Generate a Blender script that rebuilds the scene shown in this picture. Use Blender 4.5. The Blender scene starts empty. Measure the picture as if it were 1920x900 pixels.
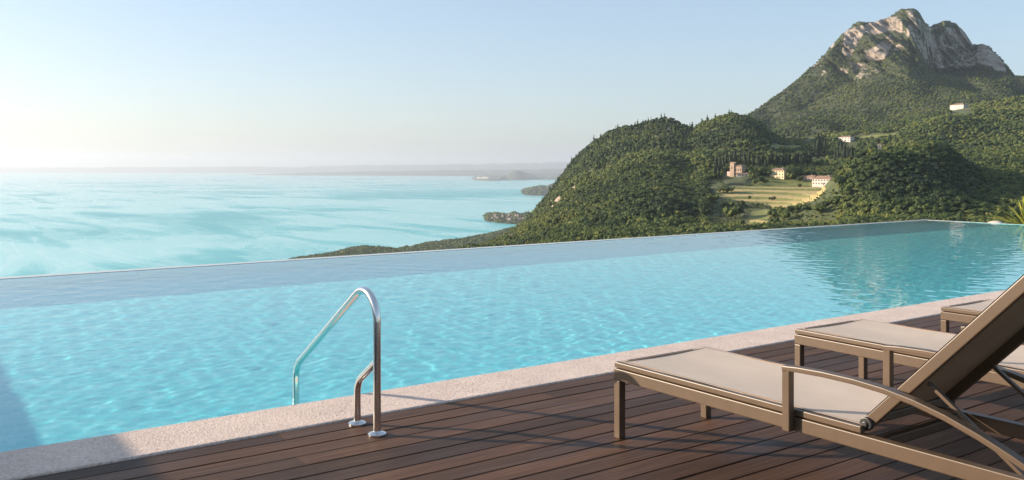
import bpy, bmesh, math, random
import numpy as np
from mathutils import Vector, Matrix

random.seed(7)
RNG = np.random.default_rng(11)
S = bpy.context.scene
COL = S.collection
R = math.radians

# ------------------------------------------------------------------ camera
CAM_Z, FOC, HOR, CX = 1.40, 1680.0, 312.0, 960.0      # measured in the 1920 px wide photograph
YAW = math.asin(0.5801)
FW = np.array([math.sin(YAW), math.cos(YAW)])          # view direction on the ground
RT = np.array([math.cos(YAW), -math.sin(YAW)])
cam_d = bpy.data.cameras.new('camera')
cam_d.sensor_width = 36.0
cam_d.lens = FOC / 1920 * 36
cam_d.shift_y = -(450 - HOR) / 1920
cam_d.clip_start, cam_d.clip_end = 0.05, 200000
cam = bpy.data.objects.new('camera', cam_d)
COL.objects.link(cam)
cam.location = (0, 0, CAM_Z)
cam.rotation_euler = (math.pi / 2, 0, -YAW)
S.camera = cam

# ------------------------------------------------------------------ sky, sun, exposure
HAZE = 4.8e-5                                          # scattering per metre
SUN_EL = R(16.5)
SUN_H = np.array([-0.711, 0.703])                      # towards the sun, on the ground
SUN_H = SUN_H / np.linalg.norm(SUN_H)
world = bpy.data.worlds.new('World')
S.world = world
world.use_nodes = True
wn = world.node_tree
bg = wn.nodes['Background']
sky = wn.nodes.new('ShaderNodeTexSky')
sky.sky_type = 'NISHITA'
sky.sun_disc = False
sky.sun_elevation = SUN_EL
sky.sun_rotation = math.atan2(SUN_H[0], SUN_H[1])
sky.altitude = 300
sky.air_density = 1.0
sky.dust_density = 1.3
sky.ozone_density = 1.6
tn = wn.nodes.new('ShaderNodeMix'); tn.data_type = 'RGBA'; tn.blend_type = 'MULTIPLY'; tn.inputs[0].default_value = 1.0
tn.inputs[7].default_value = (1.01, 0.98, 1.02, 1)
wn.links.new(sky.outputs[0], tn.inputs[6])
th_ = wn.nodes.new('ShaderNodeMix'); th_.data_type = 'RGBA'; th_.inputs[0].default_value = 0.32      # thin high veil of cloud
th_.inputs[7].default_value = (3.75, 4.85, 5.9, 1)
wn.links.new(tn.outputs[2], th_.inputs[6]); wn.links.new(th_.outputs[2], bg.inputs[0])
bg.inputs[1].default_value = 0.092
sun_d = bpy.data.lights.new('sun', 'SUN')
sun_d.energy = 5.0
sun_d.angle = R(0.5)
sun_d.color = (1.0, 0.83, 0.64)
sun_d.cycles.is_caustics_light = True
sun = bpy.data.objects.new('sun', sun_d)
COL.objects.link(sun)
sd = Vector((SUN_H[0] * math.cos(SUN_EL), SUN_H[1] * math.cos(SUN_EL), math.sin(SUN_EL)))
sun.rotation_euler = sd.to_track_quat('Z', 'Y').to_euler()
sun.location = (-20, 20, 15)
S.view_settings.view_transform = 'Standard'
S.view_settings.look = 'None'
S.view_settings.exposure = 1.0
S.view_settings.gamma = 1
S.view_settings.use_curve_mapping = False
S.render.engine = 'CYCLES'
cy = S.cycles
cy.use_denoising = True
cy.denoiser = 'OPENIMAGEDENOISE'
cy.use_adaptive_sampling = True
cy.adaptive_threshold = 0.015
cy.max_bounces = 8
cy.diffuse_bounces = 4
cy.glossy_bounces = 3
cy.transmission_bounces = 5
cy.transparent_max_bounces = 6
cy.volume_bounces = 0
cy.caustics_reflective = False
cy.caustics_refractive = True
cy.sample_clamp_indirect = 3.0
cy.sample_clamp_direct = 0.0

# ------------------------------------------------------------------ helpers
def tag(o, label=None, cat=None, group=None, kind=None):
    if label: o['label'] = label
    if cat: o['category'] = cat
    if group: o['group'] = group
    if kind: o['kind'] = kind
    return o

def empty(name, loc=(0, 0, 0), rz=0.0):
    o = bpy.data.objects.new(name, None)
    COL.objects.link(o)
    o.location = loc
    o.rotation_euler = (0, 0, rz)
    o.empty_display_size = 0.2
    return o

def link_mesh(name, me, mat, parent=None):
    if mat is not None and not me.materials: me.materials.append(mat)
    o = bpy.data.objects.new(name, me)
    COL.objects.link(o)
    if parent is not None: o.parent = parent
    return o

class MB:
    """collects simple shapes; build() links them as ONE mesh object"""
    def __init__(self): self.bm = bmesh.new()
    def box(self, c, s, rz=0.0, m=None):
        M = Matrix.Translation(c) @ Matrix.Rotation(rz, 4, 'Z')
        if m is not None: M = m @ M
        bmesh.ops.create_cube(self.bm, size=1.0, matrix=M @ Matrix.Diagonal((s[0], s[1], s[2], 1)))
        return self
    def sweep(self, path, prof, up=None, closed=True):
        """prof: list of (n, b) offsets; path: list of 3D points"""
        P = [Vector(p) for p in path]
        rings = []
        n = len(P)
        T = []
        for i in range(n):
            a = P[max(i - 1, 0)]; b = P[min(i + 1, n - 1)]
            T.append((b - a).normalized())
        if up is None:
            u = Vector((0, 0, 1)) if abs(T[0].z) < 0.9 else Vector((1, 0, 0))
        else: u = Vector(up)
        side = T[0].cross(u).normalized()
        for i in range(n):
            t = T[i]
            if up is not None and abs(t.dot(Vector(up))) < 0.999 and False: pass
            side = (side - t * side.dot(t)).normalized()
            nn = side.cross(t).normalized()
            # mitre: lengthen in the bend so bars keep their width
            k = 1.0
            if 0 < i < n - 1:
                c = (P[i] - P[i - 1]).normalized().dot((P[i + 1] - P[i]).normalized())
                k = 1.0 / max(0.5, math.sqrt(max(0.0, (1 + c) / 2)))
            rings.append([self.bm.verts.new(P[i] + side * q[0] + nn * q[1] * k) for q in prof])
        m = len(prof)
        for i in range(n - 1):
            for j in range(m):
                self.bm.faces.new((rings[i][j], rings[i][(j + 1) % m], rings[i + 1][(j + 1) % m], rings[i + 1][j]))
        self.bm.faces.new(list(reversed(rings[0])))
        self.bm.faces.new(rings[-1])
        return self
    def tube(self, path, r, seg=14):
        return self.sweep(path, [(r * math.cos(2 * math.pi * k / seg), r * math.sin(2 * math.pi * k / seg)) for k in range(seg)])
    def bar(self, path, w, h):
        return self.sweep(path, [(-w / 2, -h / 2), (w / 2, -h / 2), (w / 2, h / 2), (-w / 2, h / 2)])
    def lathe(self, prof, c=(0, 0, 0), seg=24):
        rings = []
        for r_, z in prof:
            rings.append([self.bm.verts.new((c[0] + r_ * math.cos(2 * math.pi * k / seg), c[1] + r_ * math.sin(2 * math.pi * k / seg), c[2] + z)) for k in range(seg)])
        for i in range(len(rings) - 1):
            for k in range(seg):
                self.bm.faces.new((rings[i][k], rings[i][(k + 1) % seg], rings[i + 1][(k + 1) % seg], rings[i + 1][k]))
        self.bm.faces.new(list(reversed(rings[0])))
        self.bm.faces.new(rings[-1])
        return self
    def poly(self, vs, fs):
        v = [self.bm.verts.new(p) for p in vs]
        for f in fs: self.bm.faces.new([v[i] for i in f])
        return self
    def build(self, name, mat, parent=None, bevel=0.0, smooth=False, seg=2):
        bm = self.bm
        bmesh.ops.recalc_face_normals(bm, faces=bm.faces)
        if bevel > 0:
            es = [e for e in bm.edges if len(e.link_faces) == 2 and e.calc_face_angle(0) > R(35)]
            bmesh.ops.bevel(bm, geom=es, offset=bevel, segments=seg, affect='EDGES', profile=0.6, clamp_overlap=True)
        me = bpy.data.meshes.new(name)
        bm.to_mesh(me); bm.free()
        if smooth:
            for p in me.polygons: p.use_smooth = True
            try: me.set_sharp_from_angle(angle=R(40))
            except Exception: pass
        return link_mesh(name, me, mat, parent)

def np_mesh(name, V, F, smooth=False, attrs=None):
    """V (n,3); F (m,3) or (m,4) int"""
    me = bpy.data.meshes.new(name)
    V = np.ascontiguousarray(V, dtype=np.float32); F = np.ascontiguousarray(F, dtype=np.int32)
    k = F.shape[1]
    me.vertices.add(len(V)); me.vertices.foreach_set('co', V.ravel())
    me.loops.add(F.size); me.loops.foreach_set('vertex_index', F.ravel())
    me.polygons.add(len(F))
    me.polygons.foreach_set('loop_start', np.arange(0, F.size, k, dtype=np.int32))
    me.polygons.foreach_set('loop_total', np.full(len(F), k, dtype=np.int32))
    me.polygons.foreach_set('use_smooth', np.full(len(F), smooth, dtype=bool))
    for an, av in (attrs or {}).items():
        a = me.attributes.new(an, 'FLOAT', 'POINT')
        a.data.foreach_set('value', np.ascontiguousarray(av, dtype=np.float32).ravel())
    me.update(calc_edges=True)
    me.validate()
    return me

def grid_faces(nr, nc):
    i, j = np.meshgrid(np.arange(nr - 1), np.arange(nc - 1), indexing='ij')
    a = i * nc + j
    return np.stack([a, a + 1, a + nc + 1, a + nc], -1).reshape(-1, 4)

# value noise on numpy arrays
_perm = np.random.default_rng(3).random((256, 256))
def vnoise(x, y, seed=0):
    x = np.asarray(x, float) + seed * 17.31; y = np.asarray(y, float) + seed * 9.73
    xi = np.floor(x).astype(int); yi = np.floor(y).astype(int)
    fx = x - xi; fy = y - yi
    fx = fx * fx * (3 - 2 * fx); fy = fy * fy * (3 - 2 * fy)
    g = lambda a, b: _perm[a & 255, b & 255]
    return (g(xi, yi) * (1 - fx) + g(xi + 1, yi) * fx) * (1 - fy) + (g(xi, yi + 1) * (1 - fx) + g(xi + 1, yi + 1) * fx) * fy
def fbm(x, y, oct=4, seed=0):
    s = 0; a = 0.5; t = 0
    for o in range(oct):
        s = s + a * vnoise(x * 2 ** o, y * 2 ** o, seed + o * 5); t += a; a *= 0.5
    return s / t
def ridged(x, y, oct=4, seed=0):
    s = 0; a = 0.5; t = 0
    for o in range(oct):
        s = s + a * (1 - np.abs(2 * vnoise(x * 2 ** o, y * 2 ** o, seed + o * 5) - 1)); t += a; a *= 0.5
    return s / t
def inpoly(px, py, poly):
    px = np.asarray(px, float); py = np.asarray(py, float)
    c = np.zeros(px.shape, bool)
    n = len(poly)
    for i in range(n):
        x1, y1 = poly[i]; x2, y2 = poly[(i + 1) % n]
        if y1 == y2: continue
        k = ((y1 > py) != (y2 > py)) & (px < (x2 - x1) * (py - y1) / (y2 - y1) + x1)
        c ^= k
    return c
def wp(px, y, D):
    """world point seen at pixel (px, y) of the photograph at distance D along the view axis"""
    px = np.asarray(px, float); y = np.asarray(y, float); D = np.asarray(D, float)
    X = (px - CX) / FOC * D
    return np.stack(np.broadcast_arrays(FW[0] * D + RT[0] * X, FW[1] * D + RT[1] * X, CAM_Z - (y - HOR) / FOC * D), -1)

# ------------------------------------------------------------------ materials
def new_mat(name):
    m = bpy.data.materials.new(name)
    m.use_nodes = True
    return m, m.node_tree, m.node_tree.nodes['Principled BSDF']
def N(nt, t, **kw):
    n = nt.nodes.new(t)
    for k, v in kw.items(): setattr(n, k, v)
    return n
def ramp(nt, fac, stops):
    r = N(nt, 'ShaderNodeValToRGB')
    e = r.color_ramp.elements
    while len(e) < len(stops): e.new(0.5)
    for i, (p, c) in enumerate(stops):
        e[i].position = p
        e[i].color = (*c, 1) if len(c) == 3 else c
    nt.links.new(fac, r.inputs[0])
    return r.outputs[0]
def noise(nt, vec, scale, detail=3, rough=0.55, dist=0.0):
    n = N(nt, 'ShaderNodeTexNoise')
    n.inputs['Scale'].default_value = scale; n.inputs['Detail'].default_value = detail
    n.inputs['Roughness'].default_value = rough; n.inputs['Distortion'].default_value = dist
    if vec is not None: nt.links.new(vec, n.inputs['Vector'])
    return n.outputs['Fac']
def coords(nt, scale=(1, 1, 1), kind='Object', rot=(0, 0, 0)):
    c = N(nt, 'ShaderNodeTexCoord'); mp = N(nt, 'ShaderNodeMapping')
    mp.inputs['Scale'].default_value = scale
    mp.inputs['Rotation'].default_value = rot
    nt.links.new(c.outputs[kind], mp.inputs[0])
    return mp.outputs[0]
def mixc(nt, fac, a, b, mode='MIX'):
    m = N(nt, 'ShaderNodeMix', data_type='RGBA', blend_type=mode)
    for k, v in ((0, fac), (6, a), (7, b)):
        if hasattr(v, 'is_output') or isinstance(v, bpy.types.NodeSocket): nt.links.new(v, m.inputs[k])
        elif k == 0: m.inputs[0].default_value = v
        else: m.inputs[k].default_value = (*v, 1)
    return m.outputs[2]
def math_n(nt, op, a, b=None):
    m = N(nt, 'ShaderNodeMath', operation=op)
    for k, v in ((0, a), (1, b)):
        if v is None: continue
        if isinstance(v, bpy.types.NodeSocket): nt.links.new(v, m.inputs[k])
        else: m.inputs[k].default_value = v
    return m.outputs[0]
def bump(nt, h, bsdf, strength=0.3, dist=0.01):
    b = N(nt, 'ShaderNodeBump')
    b.inputs['Strength'].default_value = strength; b.inputs['Distance'].default_value = dist
    nt.links.new(h, b.inputs['Height']); nt.links.new(b.outputs[0], bsdf.inputs['Normal'])
def attr(nt, name):
    a = N(nt, 'ShaderNodeAttribute'); a.attribute_name = name
    return a

M = {}
def plain(name, col, rough=0.5, metal=0.0, var=0.12, scale=8.0, bstr=0.0):
    m, nt, b = new_mat(name)
    v = noise(nt, coords(nt), scale, 4)
    c1 = tuple(x * (1 - var) for x in col); c2 = tuple(min(1, x * (1 + var)) for x in col)
    nt.links.new(ramp(nt, v, [(0.3, c1), (0.7, c2)]), b.inputs['Base Color'])
    b.inputs['Roughness'].default_value = rough; b.inputs['Metallic'].default_value = metal
    if bstr > 0: bump(nt, v, b, bstr)
    M[name] = m
    return m

# deck boards
m, nt, b = new_mat('deck_wood')
gr = noise(nt, coords(nt, (1.2, 45, 45)), 1.6, 5, 0.6, 0.4)
bl = noise(nt, coords(nt, (0.9, 2.2, 1)), 1.3, 3)
at = attr(nt, 'tint')
base = ramp(nt, gr, [(0.25, (0.030, 0.015, 0.008)), (0.52, (0.074, 0.038, 0.021)), (0.8, (0.138, 0.076, 0.044))])
tint = ramp(nt, at.outputs['Fac'], [(0.0, (0.62, 0.60, 0.60)), (0.5, (1.0, 0.96, 0.93)), (1.0, (1.5, 1.38, 1.28))])
c = mixc(nt, 1.0, base, tint, 'MULTIPLY')
worn = ramp(nt, bl, [(0.52, (0, 0, 0)), (0.75, (1, 1, 1))])
c = mixc(nt, math_n(nt, 'MULTIPLY', worn, 0.28), c, (0.10, 0.07, 0.055))
nt.links.new(c, b.inputs['Base Color'])
nt.links.new(ramp(nt, bl, [(0.3, (0.46,) * 3), (0.7, (0.70,) * 3)]), b.inputs['Roughness'])
b.inputs['Specular IOR Level'].default_value = 0.25
bump(nt, gr, b, 0.35, 0.003)
M['deck_wood'] = m

# exposed-aggregate coping
m, nt, b = new_mat('coping_stone')
v = N(nt, 'ShaderNodeTexVoronoi'); v.inputs['Scale'].default_value = 95
nt.links.new(coords(nt), v.inputs['Vector'])
sp = ramp(nt, v.outputs['Color'], [(0.10, (0.46, 0.345, 0.285)), (0.3, (0.59, 0.47, 0.395)), (0.6, (0.64, 0.515, 0.44)), (0.9, (0.72, 0.605, 0.53))])
bl = noise(nt, coords(nt), 3.0, 4)
c = mixc(nt, 1.0, sp, ramp(nt, bl, [(0.3, (0.88, 0.87, 0.87)), (0.7, (1.05, 1.04, 1.03))]), 'MULTIPLY')
nt.links.new(c, b.inputs['Base Color'])
b.inputs['Roughness'].default_value = 0.75
bump(nt, v.outputs['Distance'], b, 0.5, 0.004)
M['coping_stone'] = m

# pool mosaic
m, nt, b = new_mat('pool_mosaic')
v = N(nt, 'ShaderNodeTexVoronoi'); v.inputs['Scale'].default_value = 22; v.distance = 'CHEBYCHEV'; v.inputs['Randomness'].default_value = 0.0
nt.links.new(coords(nt), v.inputs['Vector'])
c = ramp(nt, v.outputs['Color'], [(0.0, (0.11, 0.71, 0.81)), (0.5, (0.15, 0.77, 0.86)), (1.0, (0.26, 0.82, 0.89))])
nt.links.new(c, b.inputs['Base Color'])
b.inputs['Roughness'].default_value = 0.4
M['pool_mosaic'] = m

# pool water: a real refracting surface
m, nt, b = new_mat('pool_water')
b.inputs['Base Color'].default_value = (0.94, 1.0, 1.0, 1)
b.inputs['Roughness'].default_value = 0.0
b.inputs['IOR'].default_value = 1.27
b.inputs['Transmission Weight'].default_value = 1.0
M['pool_water'] = m

plain('weir_stone', (0.47, 0.46, 0.43), 0.18, var=0.08, scale=3)
plain('steel', (0.72, 0.71, 0.69), 0.16, 1.0, var=0.04, scale=30)
plain('lounger_frame', (0.088, 0.056, 0.033), 0.42, 0.0, var=0.07, scale=12)
plain('plastic_black', (0.02, 0.02, 0.02), 0.4)
m, nt, b = new_mat('sling_fabric')
wv = N(nt, 'ShaderNodeTexWave'); wv.inputs['Scale'].default_value = 180; wv.bands_direction = 'X'
wv2 = N(nt, 'ShaderNodeTexWave'); wv2.inputs['Scale'].default_value = 180; wv2.bands_direction = 'Y'
co = coords(nt); nt.links.new(co, wv.inputs['Vector']); nt.links.new(co, wv2.inputs['Vector'])
h = math_n(nt, 'ADD', wv.outputs['Fac'], wv2.outputs['Fac'])
bl = noise(nt, co, 4.0, 3)
c = mixc(nt, math_n(nt, 'MULTIPLY', h, 0.5), (0.47, 0.385, 0.31), (0.59, 0.49, 0.405))
c = mixc(nt, 1.0, c, ramp(nt, bl, [(0.3, (0.93,) * 3), (0.7, (1.04,) * 3)]), 'MULTIPLY')
nt.links.new(c, b.inputs['Base Color']); b.inputs['Roughness'].default_value = 0.8
bump(nt, h, b, 0.2, 0.001)
M['sling_fabric'] = m
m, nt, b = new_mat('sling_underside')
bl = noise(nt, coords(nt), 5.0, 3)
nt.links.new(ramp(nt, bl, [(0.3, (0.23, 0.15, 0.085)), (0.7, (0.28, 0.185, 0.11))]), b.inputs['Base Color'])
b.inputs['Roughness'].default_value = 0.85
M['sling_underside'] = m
plain('render_white', (0.56, 0.53, 0.48), 0.8, var=0.08, scale=0.6)
plain('render_yellow', (0.66, 0.56, 0.36), 0.8, var=0.08, scale=0.6)
plain('render_orange', (0.36, 0.265, 0.19), 0.85, var=0.2, scale=0.5)
plain('render_pink', (0.56, 0.42, 0.35), 0.8, var=0.12, scale=0.6)
plain('roof_tile', (0.25, 0.155, 0.11), 0.85, var=0.22, scale=1.2)
plain('window_dark', (0.035, 0.035, 0.04), 0.25)
plain('wall_stone', (0.40, 0.34, 0.27), 0.85, var=0.25, scale=0.7)
plain('bark', (0.10, 0.07, 0.05), 0.9, var=0.25)
plain('boulder', (0.55, 0.47, 0.40), 0.85, var=0.15, scale=4, bstr=0.4)
plain('soil', (0.12, 0.09, 0.05), 0.95, var=0.3, scale=2)
plain('boat_white', (0.78, 0.78, 0.76), 0.3)

def foliage(name, stops, trans=0.25):
    m, nt, b = new_mat(name)
    a = attr(nt, 'tint')
    c = ramp(nt, a.outputs['Fac'], stops)
    nt.links.new(c, b.inputs['Base Color'])
    b.inputs['Roughness'].default_value = 0.75
    b.inputs['Specular IOR Level'].default_value = 0.25
    tr = N(nt, 'ShaderNodeBsdfTranslucent'); nt.links.new(c, tr.inputs[0])
    mx = N(nt, 'ShaderNodeMixShader'); mx.inputs[0].default_value = trans
    nt.links.new(b.outputs[0], mx.inputs[1]); nt.links.new(tr.outputs[0], mx.inputs[2])
    nt.links.new(mx.outputs[0], nt.nodes['Material Output'].inputs['Surface'])
    M[name] = m
    return m
foliage('forest_leaf', [(0.0, (0.025, 0.045, 0.019)), (0.35, (0.070, 0.102, 0.030)), (0.65, (0.135, 0.160, 0.040)), (1.0, (0.220, 0.200, 0.055))])
foliage('cypress_leaf', [(0.0, (0.014, 0.026, 0.014)), (1.0, (0.036, 0.052, 0.022))], 0.1)
foliage('spiky_leaf', [(0.0, (0.16, 0.20, 0.03)), (1.0, (0.42, 0.40, 0.08))], 0.3)

# hillside ground: undergrowth, with golden terraces where the 'field' attribute says
m, nt, b = new_mat('hill_ground')
co = coords(nt)
n1 = noise(nt, co, 0.03, 5); n2 = noise(nt, co, 0.25, 4)
green = ramp(nt, n1, [(0.3, (0.045, 0.062, 0.022)), (0.7, (0.085, 0.098, 0.032))])
fa = attr(nt, 'field'); fg = attr(nt, 'meadow')
gold = ramp(nt, n2, [(0.28, (0.18, 0.175, 0.06)), (0.42, (0.40, 0.30, 0.115)), (0.75, (0.50, 0.385, 0.17))])
mead = ramp(nt, n2, [(0.3, (0.12, 0.145, 0.035)), (0.7, (0.20, 0.20, 0.055))])
f_e = math_n(nt, 'ADD', fa.outputs['Fac'], math_n(nt, 'MULTIPLY', math_n(nt, 'SUBTRACT', n2, 0.5), 0.6))
c = mixc(nt, ramp(nt, f_e, [(0.42, (0, 0, 0)), (0.58, (1, 1, 1))]), green, gold)
m_e = math_n(nt, 'ADD', fg.outputs['Fac'], math_n(nt, 'MULTIPLY', math_n(nt, 'SUBTRACT', n2, 0.5), 0.6))
c = mixc(nt, ramp(nt, m_e, [(0.42, (0, 0, 0)), (0.58, (1, 1, 1))]), c, mead)
rk = attr(nt, 'rock')
rr = noise(nt, co, 0.09, 5, 0.7)
rcol = ramp(nt, rr, [(0.3, (0.20, 0.15, 0.11)), (0.7, (0.42, 0.32, 0.24))])
r_e = math_n(nt, 'ADD', rk.outputs['Fac'], math_n(nt, 'MULTIPLY', math_n(nt, 'SUBTRACT', rr, 0.5), 1.2))
c = mixc(nt, ramp(nt, r_e, [(0.45, (0, 0, 0)), (0.6, (1, 1, 1))]), c, rcol)
nt.links.new(c, b.inputs['Base Color']); b.inputs['Roughness'].default_value = 0.95
bump(nt, n2, b, 0.6, 1.0)
M['hill_ground'] = m

# mountain: scrub + limestone cliffs
m, nt, b = new_mat('mountain_rock')
co = coords(nt)
n1 = noise(nt, co, 0.012, 6, 0.65); n2 = noise(nt, coords(nt, (1, 1, 0.45)), 0.05, 7, 0.75); n3 = noise(nt, co, 0.15, 4)
veg = ramp(nt, n3, [(0.3, (0.036, 0.052, 0.022)), (0.7, (0.075, 0.090, 0.034))])
rk = ramp(nt, n2, [(0.25, (0.16, 0.135, 0.115)), (0.45, (0.36, 0.295, 0.245)), (0.62, (0.48, 0.405, 0.34)), (0.8, (0.57, 0.50, 0.44))])
ck = noise(nt, coords(nt, (1, 1, 0.28)), 0.075, 4, 0.6, 0.8)
ck2 = noise(nt, coords(nt, (1, 1, 0.5), rot=(0.3, 0.2, 0)), 0.045, 4, 0.65, 1.2)
rk = mixc(nt, ramp(nt, ck, [(0.36, (1, 1, 1)), (0.46, (0, 0, 0))]), rk, (0.15, 0.135, 0.115))
rk = mixc(nt, ramp(nt, ck2, [(0.33, (1, 1, 1)), (0.40, (0, 0, 0))]), rk, (0.060, 0.075, 0.032))
ra = attr(nt, 'rock')
r_e = math_n(nt, 'ADD', ra.outputs['Fac'], math_n(nt, 'ADD', math_n(nt, 'MULTIPLY', math_n(nt, 'SUBTRACT', n1, 0.5), 0.8), math_n(nt, 'MULTIPLY', math_n(nt, 'SUBTRACT', n2, 0.5), 2.2)))
c = mixc(nt, ramp(nt, r_e, [(0.46, (0, 0, 0)), (0.56, (1, 1, 1))]), veg, rk)
nt.links.new(c, b.inputs['Base Color']); b.inputs['Roughness'].default_value = 0.95
bump(nt, n2, b, 1.0, 14.0)
M['mountain_rock'] = m

plain('far_land', (0.055, 0.070, 0.035), 0.95, var=0.35, scale=0.004)
plain('shore_land', (0.05, 0.062, 0.028), 0.95, var=0.35, scale=0.02)

# lake
m, nt, b = new_mat('lake_water')
co = coords(nt, (1, 1, 1), rot=(0, 0, YAW))
sw = noise(nt, coords(nt, (1, 1, 1)), 0.00052, 4, 0.5, 0.9)
st = noise(nt, coords(nt, (3.2, 0.55, 1), rot=(0, 0, 0.35)), 0.0009, 5, 0.6, 1.4)
ln = ramp(nt, st, [(0.46, (0, 0, 0)), (0.50, (1, 1, 1)), (0.535, (0, 0, 0))])
mixv = math_n(nt, 'ADD', math_n(nt, 'MULTIPLY', sw, 0.55), math_n(nt, 'MULTIPLY', st, 0.45))
def lake_patch(X, D, rx, rd, seed):
    """soft-edged patch of wind-ruffled, darker water centred X metres right of and D metres out from the terrace"""
    oc = N(nt, 'ShaderNodeTexCoord'); m1 = N(nt, 'ShaderNodeMapping'); m1.inputs['Rotation'].default_value = (0, 0, YAW); m1.inputs['Location'].default_value = (-X, -D, 0)
    m2 = N(nt, 'ShaderNodeMapping'); m2.inputs['Scale'].default_value = (1 / rx, 1 / rd, 0)
    nt.links.new(oc.outputs['Object'], m1.inputs[0]); nt.links.new(m1.outputs[0], m2.inputs[0])
    nz = N(nt, 'ShaderNodeTexNoise'); nz.inputs['Scale'].default_value = 2.2; nz.inputs['Detail'].default_value = 5; nz.inputs['Roughness'].default_value = 0.6
    nt.links.new(m2.outputs[0], nz.inputs['Vector'])
    ln_ = N(nt, 'ShaderNodeVectorMath', operation='LENGTH'); nt.links.new(m2.outputs[0], ln_.inputs[0])
    d_ = math_n(nt, 'ADD', ln_.outputs['Value'], math_n(nt, 'MULTIPLY', math_n(nt, 'SUBTRACT', nz.outputs['Fac'], 0.5), 1.5))
    return ramp(nt, d_, [(0.55, (1, 1, 1)), (1.0, (0, 0, 0))])
pt = math_n(nt, 'MAXIMUM', lake_patch(-1750, 4000, 1250, 1350, 1), lake_patch(-900, 9500, 2300, 4200, 2))
mixv = math_n(nt, 'SUBTRACT', math_n(nt, 'ADD', mixv, 0.035), math_n(nt, 'MULTIPLY', pt, 0.085))
c = ramp(nt, mixv, [(0.40, (0.065, 0.41, 0.435)), (0.475, (0.10, 0.49, 0.50)), (0.53, (0.20, 0.58, 0.575))])
c = mixc(nt, math_n(nt, 'MULTIPLY', ln, 0.45), c, (0.40, 0.68, 0.68))
nt.links.new(c, b.inputs['Base Color'])
nt.links.new(ramp(nt, mixv, [(0.40, (0.42,) * 3), (0.52, (0.22,) * 3)]), b.inputs['Roughness'])
b.inputs['IOR'].default_value = 1.333
M['lake_water'] = m

# ------------------------------------------------------------------ the setting: pool terrace
POOL_A0, POOL_A1 = -7.0, 22.9
POOL_B0, POOL_B1 = 5.0, 13.05
WATER_Z, FLOOR_Z = -0.035, -0.80
DECK_A0, DECK_A1, DECK_B0, DECK_B1 = -7.0, 23.2, -4.0, 4.545

def build_deck():
    V, F, Tn = [], [], []
    pitch, gap, th, ch = 0.1425, 0.0085, 0.028, 0.003
    n = int((DECK_B1 - DECK_B0) / pitch)
    for i in range(n):
        b1 = DECK_B1 - i * pitch - 0.004
        b0 = b1 - pitch + gap
        a = DECK_A0 - random.random() * 0.0
        joints = [DECK_A0]
        x = DECK_A0 + random.uniform(1.0, 4.0)
        while x < DECK_A1 - 1:
            joints.append(x); x += random.uniform(3.2, 4.4)
        joints.append(DECK_A1)
        for k in range(len(joints) - 1):
            a0, a1 = joints[k] + 0.0015, joints[k + 1] - 0.0015
            t = random.random(); dz = random.uniform(-0.001, 0.001)
            sec = [(b0, -th), (b0, -ch), (b0 + ch, 0), (b1 - ch, 0), (b1, -ch), (b1, -th)]
            o = len(V)
            for aa in (a0, a1):
                for bb, zz in sec: V.append((aa, bb, zz + dz)); Tn.append(t)
            for q in range(5): F.append((o + q, o + q + 1, o + 6 + q + 1, o + 6 + q))
            F.append((o, o + 6, o + 11, o + 5))
            F.append((o, o + 5, o + 2, o + 1)); F.append((o + 5, o + 4, o + 3, o + 2))
            F.append((o + 6, o + 7, o + 8, o + 11)); F.append((o + 8, o + 9, o + 10, o + 11))
    F = np.array(F)[:, ::-1]
    me = np_mesh('deck', np.array(V), F, attrs={'tint': np.array(Tn)})
    bm = bmesh.new(); bm.from_mesh(me); bmesh.ops.recalc_face_normals(bm, faces=bm.faces); bm.to_mesh(me); bm.free()
    o = link_mesh('deck', me, M['deck_wood'])
    tag(o, kind='structure')
    sb = MB().box(((DECK_A0 + DECK_A1) / 2, (DECK_B0 + DECK_B1) / 2, -0.09), (DECK_A1 - DECK_A0, DECK_B1 - DECK_B0 - 0.01, 0.08)).build('ground_under_deck', M['soil'])
    tag(sb, kind='structure')
build_deck()

cp = MB()
x = POOL_A0
cp.box(((POOL_A0 + DECK_A1) / 2, (DECK_B1 + POOL_B0) / 2 + 0.002, -0.14), (DECK_A1 - POOL_A0, POOL_B0 - DECK_B1 - 0.002, 0.30))
o = cp.build('pool_coping', M['coping_stone'], bevel=0.012, seg=3); tag(o, kind='structure')

def pool_basin():
    mb = MB()
    a0, a1, b0, b1, f = POOL_A0, POOL_A1, POOL_B0 + 0.003, POOL_B1, FLOOR_Z
    zt = WATER_Z - 0.001
    vs = [(a0, b0, f), (a1, b0, f), (a1, b1, f), (a0, b1, f), (a0, b0, -0.02), (a1, b0, -0.02), (a1, b1, zt), (a0, b1, zt)]
    bm = mb.bm
    v = [bm.verts.new(p) for p in vs]
    for fc in ((0, 1, 2, 3), (0, 4, 5, 1), (1, 5, 6, 2), (2, 6, 7, 3), (3, 7, 4, 0)): bm.faces.new([v[i] for i in fc])
    me = bpy.data.meshes.new('pool_basin'); bm.to_mesh(me); bm.free()
    o = link_mesh('pool_basin', me, M['pool_mosaic'])
    tag(o, kind='structure')
    o.cycles.is_caustics_receiver = True
    return o
pool_basin()
we = MB()
w = 0.20
we.box(((POOL_A0 + POOL_A1) / 2 + w / 2, POOL_B1 + w / 2 + 0.002, -0.870 + WATER_Z), (POOL_A1 - POOL_A0 + w, w, 1.75))
we.box((POOL_A1 + w / 2 + 0.002, (POOL_B0 + POOL_B1) / 2 - 0.002, -0.870 + WATER_Z), (w, POOL_B1 - POOL_B0, 1.75))
o = we.build('infinity_edge_wall', M['weir_stone'], bevel=0.006); tag(o, kind='structure')

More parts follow.
